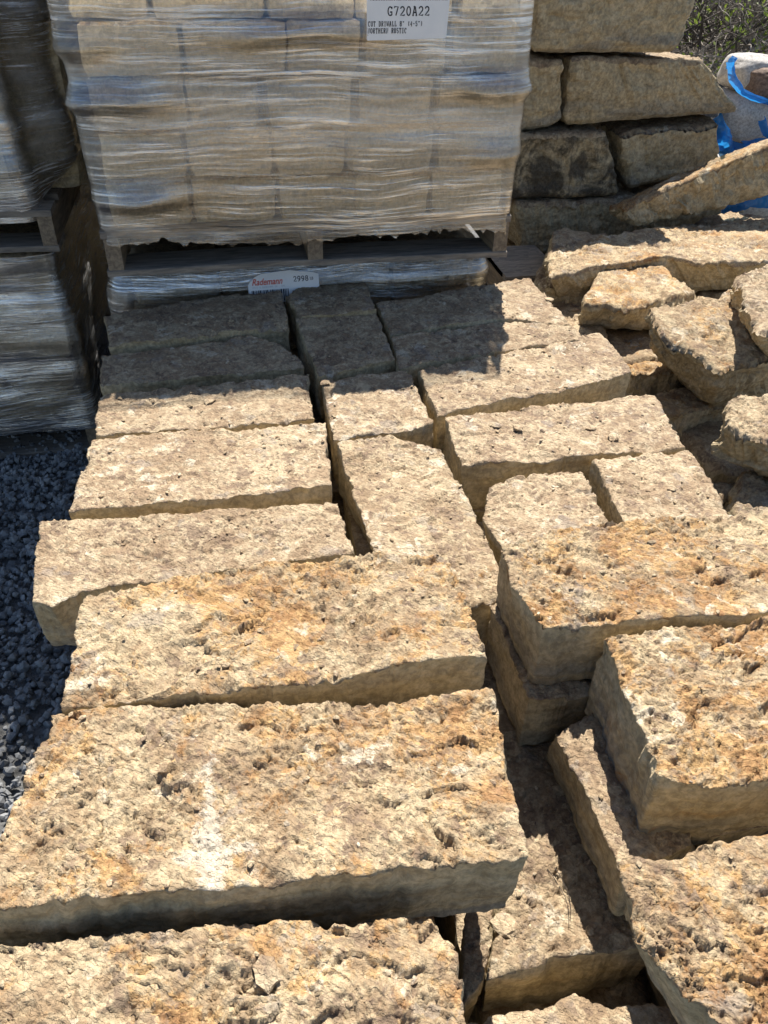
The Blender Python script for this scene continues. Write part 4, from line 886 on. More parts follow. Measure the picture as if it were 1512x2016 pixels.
 {'name': 'quarry_stone',
  'label': 'buried rock holding up the rock heap right of the pile',
  'cat': 'rock',
  'group': 'buried rocks under the rock heap',
  'top': [[(1.5, 2.95, 0.5), (2.3, 2.95, 0.5)], [(2.3, 2.95, 0.5), (2.3, 2.6, 0.5)], [(2.3, 2.6, 0.5), (1.5, 2.6, 0.5)], [(1.5, 2.6, 0.5), (1.5, 2.95, 0.5)]],
  'bot': [(1.5, 2.95, 0.0), (2.3, 2.95, 0.0), (2.3, 2.6, 0.0), (1.5, 2.6, 0.0)],
  'kw': {'seed': 58, 'cell': 0.02, 'amp': 1.5, 'samp': 2, 'wig': 2, 'rnd': 0.03, 'tone': 0.35, 'dark': 0.4, 'rust': 0.5}}]
TAG1 = {'x0': 0.3805, 'x1': 0.5821, 'zb': 1.286, 'y': 2.13, 'rot': -0.43}
TAG2 = {'x0': 0.0505, 'x1': 0.2555, 'zt': 0.7079, 'y': 2.212, 'rot': -1.0}
CHIPS = [(-0.0718, 1.5954, 0.653, 0.02, 'thin pale chip lying at the shadow edge on a left column block'), (0.5388, 1.3894, 0.654, 0.015, 'rounded pebble on the pebble strewn block, nearest its left end'),
 (0.5858, 1.3733, 0.654, 0.015, 'flat pebble beside the rounded one on the pebble strewn block'), (0.7765, 1.3007, 0.654, 0.0163, 'pale pebble near the right end of the pebble strewn block'),
 (0.8086, 1.1011, 0.654, 0.0125, 'thin grey chip on the squarish block right of the joint'), (0.1979, 1.6397, 0.653, 0.0125, 'chip on the back edge of the short sunlit centre block'),
 (1.1076, 2.2739, 0.51, 0.02, 'white pebble in front of the yellow faced stone'), (1.2472, 1.7332, 0.445, 0.0163, 'small white pebble on the orange topped stone'),
 (0.2587, 0.4147, 0.534, 0.02, 'broken flake on the sunken brown block'), (0.8992, 2.0225, 0.652, 0.015, 'little chip on the sunlit end of the back right block'),
 (-0.0328, 0.3324, 0.7, 0.0175, 'flat flake on the bottom left slab'), (0.7445, 1.3434, 0.654, 0.0125, 'small chip in the middle of the pebble strewn block')]
TWIG = (0.338, 0.4764, 0.534)
COBBLES = [(2.2307, 3.2732, 1.0179, 0.154, 0.1232, 0.0722, 'white topped grey granite cobble at the top of the blue sack', 0),
 (2.1837, 3.2432, 0.8716, 0.179, 0.1432, 0.089, 'speckled grey granite cobble in the middle of the blue sack', 0), (2.2263, 3.173, 1.0036, 0.1163, 0.093, 0.0581, 'small brown cobble beside the white topped one', 1),
 (2.3021, 3.2587, 0.7425, 0.1734, 0.1387, 0.0483, 'grey cobble low in the blue sack', 0), (2.465, 3.4054, 0.5244, 0.2568, 0.2054, 0.1397, 'bottom cobble in the blue sack, mostly hidden', 0),
 (2.6646, 3.4976, 0.1494, 0.3095, 0.2476, 0.1947, 'lowest buried cobble under the blue sack', 0)]
SACK = [[(1.9279, 3.03, 1.1012), (1.9609, 3.03, 1.0453), (2.0172, 3.03, 0.998), (2.0791, 3.03, 0.969), (2.1739, 3.03, 0.9498), (2.3112, 3.03, 0.9404)],
 [(1.935, 3.04, 0.9086), (1.9788, 3.04, 0.8529), (2.0225, 3.04, 0.7995), (2.0628, 3.04, 0.7447)], [(2.0643, 3.0, 0.8039), (2.1357, 3.0, 0.8172), (2.337, 3.0, 0.8239)],
 [(1.9818, 2.92, 0.595), (2.0872, 2.92, 0.619), (2.2166, 2.92, 0.6403), (2.3702, 2.92, 0.6609)], [(2.1147, 3.0, 0.9079), (2.1548, 3.0, 0.8578), (2.2423, 3.0, 0.8034)],
 [(1.9686, 3.06, 1.1084), (1.9545, 3.06, 1.0866), (1.9526, 3.06, 1.0663)], [(2.1952, 3.3, 0.6517), (2.3837, 3.3, 0.6464), (2.6409, 3.3, 0.639)], [(1.9855, 3.05, 0.8357), (2.037, 3.05, 0.8006), (2.1131, 3.05, 0.7758)]]
SACK_W = [0.027, 0.075, 0.03, 0.1, 0.03, 0.02, 0.35, 0.05]
BUSHES = [(3.517, 5.6, 0.8629, 0.75, 60, 'tangle of pale bare twigs with fresh green leaves, left of the others', 1500, 0), (4.0258, 6.0, 0.781, 0.9, 70, 'bare grey twiggy bush with a few leaves at the top right corner', 260, 0),
 (3.9093, 6.6, 0.9289, 0.9, 70, 'bare bush high on the bank just right of the topmost boulder', 60, 0), (4.6285, 7.2, 0.9284, 1.1, 70, 'dark branched bush behind the pale twigs', 50, 1),
 (3.1549, 5.4, 0.8881, 0.6, 50, 'low dark twigs beside the topmost boulder', 20, 1), (4.3623, 6.2, 0.9034, 0.9, 60, 'bare bush just outside the right edge of the bank view', 60, 0)]
for d in STONES:
    kw = dict(d['kw'])
    stone(d['name'], d['top'], d['bot'], d['label'], d['cat'], d.get('group'), **kw)

HID = 'cut stones buried in the lower courses of the open pile'
def buried(x0, x1, y0, y1, z0, z1, i):
    box_stone('stone_block', x0, x1, y0, y1, z0, z1, 'tan cut stone buried in the lower courses under the open pile', 'stone block', HID, seed=300+i, cell=.02, rust=.3, tone=.45)
bi = 0
BUR = [(-.27, .15, .80, 1.0), (-.27, .15, 1.02, 1.24), (-.25, .15, 1.26, 1.5), (-.25, .15, 1.52, 1.78), (-.26, .13, 1.80, 2.06),
       (.19, .39, .90, 1.36), (.21, .40, 1.40, 2.06), (.46, .88, 1.02, 1.22), (.46, .9, 1.25, 1.44), (.46, .95, 1.48, 1.76), (.46, .86, 1.80, 2.08)]
for a in BUR: buried(*a, .41, .524, bi); bi += 1
for a in [(-.24, .17, .46, .64, .535, .644), (-.22, .17, .67, .84, .535, .644), (-.24, .16, .48, .77, .41, .53), (.50, .80, .68, .86, .535, .646), (.46, .70, .22, .40, .535, .646), (.46, .80, .2, .98, .41, .53), (.52, .7, .43, .62, .535, .646), (-.28, .13, .24, .43, .41, .53), (.18, .44, .68, .88, .41, .52)]: buried(*a, bi); bi += 1
for z0, z1 in ((.27, .405), (.13, .265)):
    for a in [(-.26, .20, .24, .60), (.22, .46, .24, .60), (.47, .80, .24, .60), (-.26, .20, .62, .98), (.22, .80, .62, .98), (-.25, .30, 1.02, 1.5), (.32, .9, 1.02, 1.5), (-.25, .30, 1.53, 2.06), (.32, .9, 1.53, 2.06)]:
        buried(*a, z0, z1, bi); bi += 1

# ------------------------------------------------------------------ pallets
PALLETS = 'wooden pallets under the stone'
def board(name, parent, x0, x1, y0, y1, z0, z1, mat, seed, bow=0.):
    rg = np.random.default_rng(seed)
    alongx = (x1-x0) > (y1-y0); n = 24
    L0, L1, w0, w1 = (x0, x1, y0, y1) if alongx else (y0, y1, x0, x1)
    t = np.linspace(0, 1, n); V = []
    jw = fbm(np.stack([t*6, t*0+seed*1.7, t*0], 1), 2)*.004; jz = fbm(np.stack([t*4, t*0+seed*2.3, t*0+4], 1), 2)*.003 + bow*4*t*(1-t)
    for a in range(n):
        l = L0+(L1-L0)*t[a]
        for (w_, z_) in ((w0-.0, z0), (w1, z0), (w1, z1-.002), (w1-.003, z1), (w0+.003, z1), (w0, z1-.002)):
            ww = w_ + jw[a]*(1 if w_ < (w0+w1)/2 else -.6); zz = z_+jz[a]
            V.append((l, ww, zz) if alongx else (ww, l, zz))
    Q = []
    for a in range(n-1):
        for b in range(6):
            c = (b+1) % 6; Q.append((a*6+b, a*6+c, (a+1)*6+c, (a+1)*6+b))
    V = np.array(V); Q = np.array(Q)
    if alongx: Q = Q[:, ::-1]
    c1 = list(range(6)); c2 = list(range((n-1)*6, n*6)); 
    o = mesh_np(name, V, Q[:, ::-1] if True else Q, (mat,), [c1, c2[::-1]], smooth=False, loc=(x0, y0, z0))
    bm = bmesh.new(); bm.from_mesh(o.data); bmesh.ops.recalc_face_normals(bm, faces=bm.faces); bm.to_mesh(o.data); bm.free()
    o.parent = parent; o.location = np.array((x0, y0, z0))-np.array(parent.location)
    return o
def pallet(x0, x1, y0, y1, z0, label, seed, h=.12):
    root = tag(empty('wooden_pallet', (x0, y0, z0)), label, 'pallet', PALLETS)
    xm = (x0+x1)/2
    for k, xx in enumerate((x0, xm-.02, x1-.04)): board('stringer', root, xx, xx+.042, y0+.004, y1-.004, z0+.0165, z0+h-.019, M_WOOD_Y, seed+k)
    nb = 7; w_ = (y1-y0)
    for k in range(nb):
        a = y0 + (w_-.10)*k/(nb-1); board('deck_board', root, x0-.004, x1+.004, a, a+.095, z0+h-.0185, z0+h, M_WOOD, seed+10+k)
    for k in range(3):
        a = y0 + (w_-.13)*k/2; board('bottom_board', root, x0-.004, x1+.004, a, a+.13, z0, z0+.016, M_WOOD, seed+30+k, 0.004 if k == 0 else 0.)
    return root
pallet(-.315, .80, 2.15, 3.20, .735, 'weathered pallet between the two wrapped tiers of the middle stack', 1)
pallet(-.315, .80, 2.17, 3.20, .004, 'pallet on the ground under the middle wrapped stack', 2)
pallet(-1.55, -.485, 2.43, 3.45, .715, 'grey pallet between the two wrapped tiers of the left stack', 3)
pallet(-1.55, -.50, 2.44, 3.45, .004, 'pallet on the gravel under the left wrapped stack', 4)
pallet(-.26, .90, 1.03, 2.05, .004, 'pallet on the ground under the back half of the open pile', 5)
pallet(-.26, .82, .25, .97, .004, 'pallet on the ground under the front half of the open pile', 6)

for k in range(4):
    pallet(.99, 1.20, 2.62, 2.93, .004+.1205*k, f'{("lowest", "second", "third", "topmost")[k]} empty grey pallet of the small stack right of the wrapped stones', 7+k)

# ------------------------------------------------------------------ wrapped stones
ORD = ['first', 'second', 'third', 'fourth', 'fifth', 'sixth', 'seventh']
CRS = ['lowest', 'second', 'third', 'fourth', 'fifth', 'top']
def wrapped(x0, x1, y0, y1, z0, nc, h, widths, where, group, seed, tiername, cell=.011, back=2, front_d=.45, gap=.012, back_x1=None, tone=(.7, 1.25)):
    rg = random.Random(seed)
    for c in range(nc):
        zz = z0 + c*h; ws = [w_*rg.uniform(.9, 1.1) for w_ in widths[c % len(widths)]]; tot = sum(ws); xx = x0+rg.uniform(0, .012)
        wid = (x1-x0-rg.uniform(0, .014))
        for k, w_ in enumerate(ws):
            ww = wid*w_/tot
            g_ = gap*rg.uniform(.4, 1.5)
            nm = CRS[c] if c < nc-1 else 'top'
            box_stone('wrapped_stone', xx+g_/2, xx+ww-g_/2, y0+rg.uniform(0, .02), y0+front_d, zz+.001, zz+h-rg.uniform(.002, .008),
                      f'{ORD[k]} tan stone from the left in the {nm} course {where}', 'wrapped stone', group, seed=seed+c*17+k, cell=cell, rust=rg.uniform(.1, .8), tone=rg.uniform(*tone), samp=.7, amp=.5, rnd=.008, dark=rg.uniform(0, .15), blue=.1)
            xx += ww
        for k in range(back):
            w_ = ((back_x1 or x1)-x0)/back
            box_stone('wrapped_stone', x0+w_*k+.004, x0+w_*(k+1)-.004, y0+front_d+.012, y1, zz+.001, zz+h-.004, f'tan stone hidden at the back of the {tiername}', 'wrapped stone', f'stones at the back of the {tiername}', seed=seed+c*17+9+k, cell=.03, samp=.7, amp=.5)
WM = [[1, 1, 1, 1, 1], [1.1, 1.05, .85, 1.1, 1.05], [1.2, .9, 1.1, 1., 1.15], [1.1, 1.3, .9, 1., .9], [.9, 1.2, 1.1, 1.2, .8]]
wrapped(-.298, .785, 2.165, 3.17, .857, 5, .117, WM, 'of the upper middle tier', 'stones wrapped in the upper middle tier', 500, 'upper middle tier')
for c in range(3):  # extra courses out of view, added to throw shade on the gravel
    for k in range(2): box_stone('wrapped_stone', -.315+.54*k, .22+.54*k, 2.56, 3.16, 1.45+c*.13, 1.575+c*.13, 'unseen tan stone added on the back of the upper middle tier to shade the gravel', 'wrapped stone', 'unseen stones added on the upper middle tier as a sun block', seed=560+c*2+k, cell=.03)
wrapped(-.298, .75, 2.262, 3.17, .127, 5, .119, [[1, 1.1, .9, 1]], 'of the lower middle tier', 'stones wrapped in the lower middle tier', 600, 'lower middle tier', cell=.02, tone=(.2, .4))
wrapped(-1.5, -.575, 2.455, 3.42, .838, 6, .218, [[1.1, .9, 1.], [1, 1, 1.]], 'of the upper left tier', 'stones wrapped in the upper left tier', 700, 'upper left tier', cell=.014, back_x1=-.40, front_d=.16)  # back row widened to the right to keep sun off the gravel
wrapped(-1.5, -.525, 2.46, 3.42, .127, 5, .115, [[1.1, .9, .8, 1.2], [1, 1.1, 1, 1.]], 'of the lower left tier', 'stones wrapped in the lower left tier', 800, 'lower left tier', cell=.014)

for k, (za, zb) in enumerate(((0, .52), (.525, 1.02), (1.025, 1.5))):  # added out of view to keep light from behind out of the gap
    box_stone('boulder', -.95+.03*k, .86, 3.55, 3.95, za, zb, f'{("lowest", "middle", "topmost")[k]} unseen boulder added to block light behind the gap between the two wrapped stacks', 'boulder', 'unseen boulders added as a light block behind the gap', seed=880+k, cell=.03, rnd=.03, wig=2., samp=2., dark=.5)

# ------------------------------------------------------------------ stretch film
def film(name, x0, x1, y0, y1, z0, z1, mat, label, seed, fn, rad=.035, cell=.009, bottom=None, group='stretch film wraps'):
    per = []
    def arc(cx, cy, a0):
        for k in range(7):
            a = a0+R(90)*k/6; per.append((cx+rad*math.cos(a), cy+rad*math.sin(a)))
    def line(a, b, st):
        n_ = max(2, int(math.dist(a, b)/st)); per.extend([(a[0]+(b[0]-a[0])*k/n_, a[1]+(b[1]-a[1])*k/n_) for k in range(1, n_)])
    arc(x0+rad, y0+rad, R(180)); line((x0+rad, y0), (x1-rad, y0), cell)
    arc(x1-rad, y0+rad, R(270)); line((x1, y0+rad), (x1, y1-rad), cell*1.5)
    arc(x1-rad, y1-rad, 0); line((x1-rad, y1), (x0+rad, y1), .04)
    arc(x0+rad, y1-rad, R(90)); line((x0, y1-rad), (x0, y0+rad), cell*1.5)
    per = np.array(per); n_ = len(per); nz = int((z1-z0)/cell)
    tg = np.roll(per, -1, 0)-np.roll(per, 1, 0); nr = np.stack([tg[:, 1], -tg[:, 0]], 1); nr /= np.linalg.norm(nr, axis=1)[:, None]
    V = []
    for k in range(nz+1):
        s = k/nz
        zz = np.full(n_, z0+(z1-z0)*s)
        if bottom is not None: zb = bottom(per); zz = zb+(z1-zb)*s
        P = np.stack([per[:, 0], per[:, 1], zz], 1)
        off = fn(P)
        P[:, :2] += nr*off[:, None]; V.append(P)
    V = np.concatenate(V)
    a = np.arange(n_); Q = []
    for k in range(nz):
        b = np.roll(a, -1); Q.append(np.stack([a+k*n_, b+k*n_, b+(k+1)*n_, a+(k+1)*n_], 1))
    o = mesh_np(name, V, np.concatenate(Q), (mat,), smooth=True, loc=(x0, y0, z0))
    return tag(o, label, 'stretch film', group)
SKYLIPS = [(.22, 1.325, .16, .032), (-.24, 1.185, .11, .032), (-.20, .955, .085, .030), (.72, 1.20, .11, .030), (-.28, 1.30, .06, .022), (.74, 1.045, .06, .02)]
def off_mid(P):
    q = P*np.array([2.2, 2.2, 3]); big = fbm(q+4, 2)*.007
    st = fbm(P*np.array([2.0, 2.0, 90])+9, 3)*.0006
    cr = np.abs(((P[:, 2]-.857)/.117) % 1 - .0); led = np.exp(-((cr-.93)/.09)**2)*.003*(.4+perlin(P*np.array([5, 5, 6])+2))
    for cx, cz, wx, a_ in SKYLIPS:
        t = (P[:, 2]-cz)/.03; t = t + .5*(perlin(P*np.array([6, 6, 3])+cx*9))
        big = big + a_*np.exp(-((P[:, 0]-cx)/wx)**2)*np.where(t > -1, np.clip((1-t)/2, 0, 1)**1.2, np.clip(1+(t+1)/.8, 0, 1))
    return .006+big+st-np.maximum(0, led) + .012*sstep(-.2, -.32, P[:, 0])*sstep(1.15, 1.35, P[:, 2])
def bot_mid(per):
    q = np.stack([per[:, 0]*3, per[:, 1]*3, per[:, 0]*0], 1)
    z = .818+fbm(q+7, 2)*.020 - .016*np.maximum(0, fbm(q*14, 3, .65)) + .014*np.maximum(0, fbm(q*9+40, 3, .65)) ; z = np.where(per[:, 0] > .79, z-.03, z)
    return z+.02*sstep(-.05, .1, per[:, 0])*0
film('stretch_film', -.318, .803, 2.148, 3.20, .82, 1.45, M_FILM, 'clear wrinkled stretch film round the upper tier of the middle stack', 1, off_mid, bottom=bot_mid)
def off_low(P):
    return .004+fbm(P*np.array([2, 2, 7])+14, 2)*.011+fbm(P*np.array([2., 2., 60])+19, 3)*.0009+np.clip(.5*(.725-P[:, 2]), 0, .03)
film('stretch_film', -.318, .765, 2.238, 3.20, .10, .728, M_FILM_LOW, 'bluish stretch film round the lower middle tier behind the open pile', 2, off_low)
def off_left(P):
    side = sstep(-.56, -.52, P[:, 0])*sstep(2.46, 2.62, P[:, 1])  # bulge shaped round the back row widened as a sun block
    return .006+fbm(P*np.array([2.4, 2.4, 6])+24, 3)*.022+fbm(P*np.array([2., 2., 60])+29, 3)*.0009+side*.115*sstep(.82, .95, P[:, 2])
film('stretch_film', -1.53, -.525, 2.435, 3.45, .80, 2.17, M_FILM_LEFT, 'crumpled shiny stretch film round the upper tier of the left stack', 3, off_left)
def off_left2(P):
    return .006+fbm(P*np.array([2.4, 2.4, 6])+34, 3)*.014+fbm(P*np.array([2., 2., 60])+39, 3)*.0009-.02*sstep(.45, .7, P[:, 2])*sstep(-.6, -.5, P[:, 0])
film('stretch_film', -1.53, -.49, 2.437, 3.45, .105, .705, M_FILM_LEFT, 'streaked stretch film round the lower tier of the left stack', 4, off_left2)

# ------------------------------------------------------------------ printed tags
def arcp(cx, cy, rx, ry, a0, a1, n_=8): return [(cx+rx*math.cos(R(a0+(a1-a0)*k/n_)), cy+ry*math.sin(R(a0+(a1-a0)*k/n_))) for k in range(n_+1)]
GL = {  # slab-serif typewriter strokes on a 4 x 6 cell
 'G': [arcp(2, 3, 1.7, 3, 50, 300), [(1.9, 2.4), (3.9, 2.4)], [(3.5, 2.4), (3.5, .5), (2.6, 0)], [(3.4, 6), (3.4, 4.4)]],
 '7': [[(.4, 5), (.4, 6), (3.5, 6), (1.7, 0)]], '2': [arcp(1.9, 4.3, 1.5, 1.7, 170, -35)+[(.4, .1), (3.6, .1), (3.6, .8)]],
 '0': [arcp(2, 3, 1.5, 3, 0, 360, 16)], '9': [arcp(2, 4.2, 1.5, 1.8, 0, 360, 14), [(3.5, 4.2), (3.2, 1.8), (1.6, 0), (.8, .1)]],
 '8': [arcp(2, 4.5, 1.35, 1.5, 0, 360, 14), arcp(2, 1.5, 1.6, 1.5, 0, 360, 14)], '4': [[(2.8, 0), (2.8, 6), (.3, 1.8), (3.7, 1.8)], [(1.9, 0), (3.6, 0)]],
 '5': [[(3.3, 6), (.8, 6), (.7, 3.2)]+arcp(1.9, 1.9, 1.6, 1.9, 110, -150)], 'A': [[(.5, 0), (1.8, 6), (2.2, 6), (3.5, 0)], [(1, 2), (3, 2)], [(0, 0), (1.3, 0)], [(2.7, 0), (4, 0)], [(.9, 6), (2.2, 6)]],
 'C': [arcp(2, 3, 1.6, 3, 50, 310, 12), [(3.4, 6), (3.4, 4.3)]], 'U': [[(.6, 6), (.6, 1.8)]+arcp(2, 1.7, 1.4, 1.7, 180, 360)+[(3.4, 6)], [(0, 6), (1.3, 6)], [(2.7, 6), (4, 6)]],
 'T': [[(.3, 4.6), (.3, 6), (3.7, 6), (3.7, 4.6)], [(2, 6), (2, 0)], [(1.1, 0), (2.9, 0)]], 'D': [[(.8, 0), (.8, 6), (2, 6)]+arcp(2, 3, 1.6, 3, 90, -90)+[(.8, 0)], [(.2, 0), (1, 0)], [(.2, 6), (1, 6)]],
 'R': [[(.8, 0), (.8, 6), (2.2, 6)]+arcp(2.2, 4.5, 1.2, 1.5, 90, -90)+[(.8, 3)], [(2, 3), (3.4, 0), (4, 0)], [(.1, 0), (1.5, 0)], [(.1, 6), (.8, 6)]],
 'Y': [[(.5, 6), (2, 3), (3.5, 6)], [(2, 3), (2, 0)], [(1.1, 0), (2.9, 0)], [(0, 6), (1.1, 6)], [(2.9, 6), (4, 6)]],
 'W': [[(.4, 6), (.9, 0), (2, 4), (3.1, 0), (3.6, 6)], [(-.1, 6), (1, 6)], [(3, 6), (4.1, 6)]], 'L': [[(1.2, 6), (1.2, 0), (3.6, 0), (3.6, 1.6)], [(.4, 0), (1.2, 0)], [(.4, 6), (2, 6)]],
 'N': [[(.6, 0), (.6, 6), (3.4, 0), (3.4, 6)], [(0, 0), (1.2, 0)], [(0, 6), (.7, 6)], [(2.8, 6), (4, 6)]], 'O': [arcp(2, 3, 1.7, 3, 0, 360, 16)],
 'H': [[(.6, 0), (.6, 6)], [(3.4, 0), (3.4, 6)], [(.6, 3), (3.4, 3)], [(0, 0), (1.2, 0)], [(2.8, 0), (4, 0)], [(0, 6), (1.2, 6)], [(2.8, 6), (4, 6)]],
 'E': [[(3.6, 1.5), (3.6, 0), (.8, 0), (.8, 6), (3.4, 6), (3.4, 4.7)], [(.8, 3.1), (2.6, 3.1)], [(.1, 0), (.8, 0)], [(.1, 6), (.8, 6)]],
 'S': [arcp(2, 4.5, 1.4, 1.5, 40, 250)+arcp(2, 1.6, 1.5, 1.6, 90, -140)], 'I': [[(2, 0), (2, 6)], [(.7, 0), (3.3, 0)], [(.7, 6), (3.3, 6)]],
 'B': [[(.8, 0), (.8, 6), (2.2, 6)]+arcp(2.2, 4.6, 1.1, 1.4, 90, -90)+arcp(2.2, 1.6, 1.5, 1.6, 90, -90)+[(.8, 0)], [(.1, 0), (.8, 0)], [(.1, 6), (.8, 6)]],
 '"': [[(1.3, 6), (1.1, 4.6)], [(2.7, 6), (2.5, 4.6)]], '(': [arcp(3.6, 3, 1.5, 3.6, 125, 235)], ')': [arcp(.6, 3, 1.5, 3.6, 55, -55)], '-': [[(.6, 2.9), (3.4, 2.9)]],
 '&': [[(3.6, 0), (1, 4.4)]+arcp(1.8, 4.8, .9, 1.2, 180, 0)+[(.7, 2)]+arcp(1.7, 1.3, 1.2, 1.3, 150, 350)], 'P': [[(.8, 0), (.8, 6), (2.2, 6)]+arcp(2.2, 4.4, 1.3, 1.6, 90, -90)+[(.8, 2.8)], [(.1, 0), (1.5, 0)]],
 ',': [[(2, .6), (1.5, -1)]], '.': [[(1.8, 0), (2.2, .3)]],
}
def ribbon_text(name, text, x, z, h, adv, wd, mat, parent, dy, squash=1.):
    """flat strokes in the tag's local XZ plane, lying just in front of the paper"""
    V = []; Q = []; sc = h/6; lay = 0
    for ci, ch in enumerate(text):
        for pl in GL.get(ch, []):
            P = np.array(pl)*[sc*squash, sc]+[x+ci*adv, z]
            d = np.diff(P, axis=0); l = np.linalg.norm(d, axis=1); keep = np.r_[True, l > 1e-7]; P = P[keep]
            t = np.gradient(P, axis=0); t /= np.linalg.norm(t, axis=1)[:, None]+1e-12; nn = np.stack([-t[:, 1], t[:, 0]], 1)*wd/2
            yy = dy - .00002*lay; lay += 1
            for a, b in zip(P+nn, P-nn): V.append((a[0], yy, a[1])); V.append((b[0], yy, b[1]))
            b0 = len(V)-2*len(P)
            for k in range(len(P)-1): Q.append((b0+2*k, b0+2*k+1, b0+2*k+3, b0+2*k+2))
    o = mesh_np(name, V, Q, (mat,)); o.parent = parent; return o
def barcode(parent, x0, x1, z0, z1, dy, seed):
    rg = random.Random(seed); V = []; Q = []; x = x0
    while x < x1:
        w_ = rg.choice((.0008, .0012, .0024, .0034)); b = len(V)
        V += [(x, dy, z0), (x+w_, dy, z0), (x+w_, dy, z1), (x, dy, z1)]; Q.append((b, b+1, b+2, b+3)); x += w_+rg.choice((.0008, .0014, .0022))
    o = mesh_np('barcode', V, Q, (M_INK,)); o.parent = parent; return o
def paper(parent, outline, th=.0006, curl=None):
    n_ = len(outline); f = [(a, 0., b) for a, b in outline]; bk = [(a, th, b) for a, b in outline]
    V = f+bk; ng = [list(range(n_)), list(range(2*n_-1, n_-1, -1))]
    Q = [(k, k+n_, (k+1) % n_+n_, (k+1) % n_) for k in range(n_)]
    o = mesh_np('paper', V, Q, (M_PAPER,), ng); o.parent = parent; return o
def upper_tag():
    x0, x1, zb = TAG1['x0'], TAG1['x1'], TAG1['zb']; wd = x1-x0
    root = tag(empty('product_tag', (x0, TAG1['y'], zb)), 'white barcode tag reading G720A22 on the wrapped middle stack', 'tag')
    paper(root, [(.002, 0), (wd-.008, .003), (wd-.006, .006), (wd+.001, .15), (0, .15), (0, .003)])
    sx = wd/.2
    ribbon_text('code_print', 'G720A22', .0495*sx, .0505, .0175, .0148*sx, .0027, M_INK, root, -.0004)
    ribbon_text('size_print', 'CUT DRYWALL 8" (4-5")', .0035*sx, .0290, .0098, .00630*sx, .0015, M_INK, root, -.0004, .70)
    ribbon_text('series_print', 'NORTHERN RUSTIC', .0025*sx, .0150, .0098, .00630*sx, .0015, M_INK, root, -.0004, .70)
    barcode(root, .008*sx, wd-.010, .0805, .14, -.0004, 4)
    root.rotation_euler = (0, R(TAG1['rot']), 0)
upper_tag()
def font_text(name, body, size, x, z, dy, mat, parent, shear=0., sx=1.):
    c = bpy.data.curves.new(name, 'FONT'); c.body = body; c.size = size; c.shear = shear; c.offset = .0006*size/.03
    t_ = bpy.data.objects.new(name, c); COL.objects.link(t_); bpy.context.view_layer.update()
    dg = bpy.context.evaluated_depsgraph_get(); me = bpy.data.meshes.new_from_object(t_.evaluated_get(dg)); bpy.data.objects.remove(t_)
    for v_ in me.vertices: a, b = v_.co.x*sx, v_.co.y; v_.co = (a+x, dy, b+z)
    me.materials.clear(); me.materials.append(mat)
    o = bpy.data.objects.new(name, me); COL.objects.link(o); o.parent = parent; return o
def lower_tag():
    x0, x1, zt = TAG2['x0'], TAG2['x1'], TAG2['zt']; wd = x1-x0
    root = tag(empty('weight_tag', (x0, TAG2['y'], zt)), 'white tag with red script and 2998 LB, half hidden behind the shaded stones', 'tag')
    k = wd/.19
    pts = [(0, -.09), (wd, -.09), (wd, -.018*k)] + [(wd*(1-t), (-.018+.020*t**.5*(1-.0*t))*k if t < .35 else (-.006+.003*math.sin(t*5))*k) for t in (.06, .15, .25, .4, .55, .7)] + [(wd*.2, -.008*k), (wd*.10, -.016*k), (wd*.03, -.028*k), (0, -.036*k)]
    paper(root, pts)
    font_text('script_print', 'Rademann', .0235*k, .010*k, -.0365*k, -.0004, M_INK_RED, root, .35, .82)
    ribbon_text('company_print', 'STONE & LANDSCAPE CO., INC.', .010*k, -.0445*k, .0042*k, .0034*k, .0005, M_INK_GREY, root, -.0004, .8)
    ribbon_text('weight_print', '2998', .122*k, -.033*k, .0125*k, .0105*k, .0022, M_INK, root, -.0004)
    ribbon_text('unit_print', 'LB', .166*k, -.031*k, .0062*k, .0048*k, .0012, M_INK, root, -.0004)
    barcode(root, .008*k, wd*.56, -.088, -.050*k, -.0004, 8)
    root.rotation_euler = (R(-16), R(TAG2['rot']), 0)
lower_tag()

# ------------------------------------------------------------------ small loose things
bpy.context.view_layer.update(); DG = bpy.context.evaluated_depsgraph_get()
def rest(x, y_, z):
    ok, loc, nn, *_ = S.ray_cast(DG, Vector((x, y_, z+.06)), Vector((0, 0, -1)))
    return (loc.z, nn) if ok and abs(loc.z-z) < .1 else (z, Vector((0, 0, 1)))
def chip(x, y_, z, s, label, mat, seed, name='stone_chip', cat='stone chip', flat=.35):
    rg = np.random.default_rng(seed)
    bm = bmesh.new(); bmesh.ops.create_icosphere(bm, subdivisions=2, radius=1); V = np.array([v_.co[:] for v_ in bm.verts]); F = np.array([[v_.index for v_ in f.verts] for f in bm.faces]); bm.free()
    V = V*(1+.35*fbm(V*1.3+seed*3.1, 2)[:, None])*np.array([1, .7, flat])*s
    a = rg.uniform(0, 6.28); ca, sa = math.cos(a), math.sin(a); V = V@np.array([[ca, sa, 0], [-sa, ca, 0], [0, 0, 1]])
    o = mesh_np(name, V, F, (mat,), smooth=False); zr, nn = rest(x, y_, z); o.location = (x, y_, zr+s*flat*.55)
    o['rust'] = .1; o['tone'] = .62; o['blue'] = .0; o['dark'] = 0.; o['thick'] = .02
    return tag(o, label, cat, 'loose stone chips on the pile')
for i, (x, y_, z, s, lb) in enumerate(CHIPS): chip(x, y_, z, s, lb, M_TOP, 40+i, flat=.3)

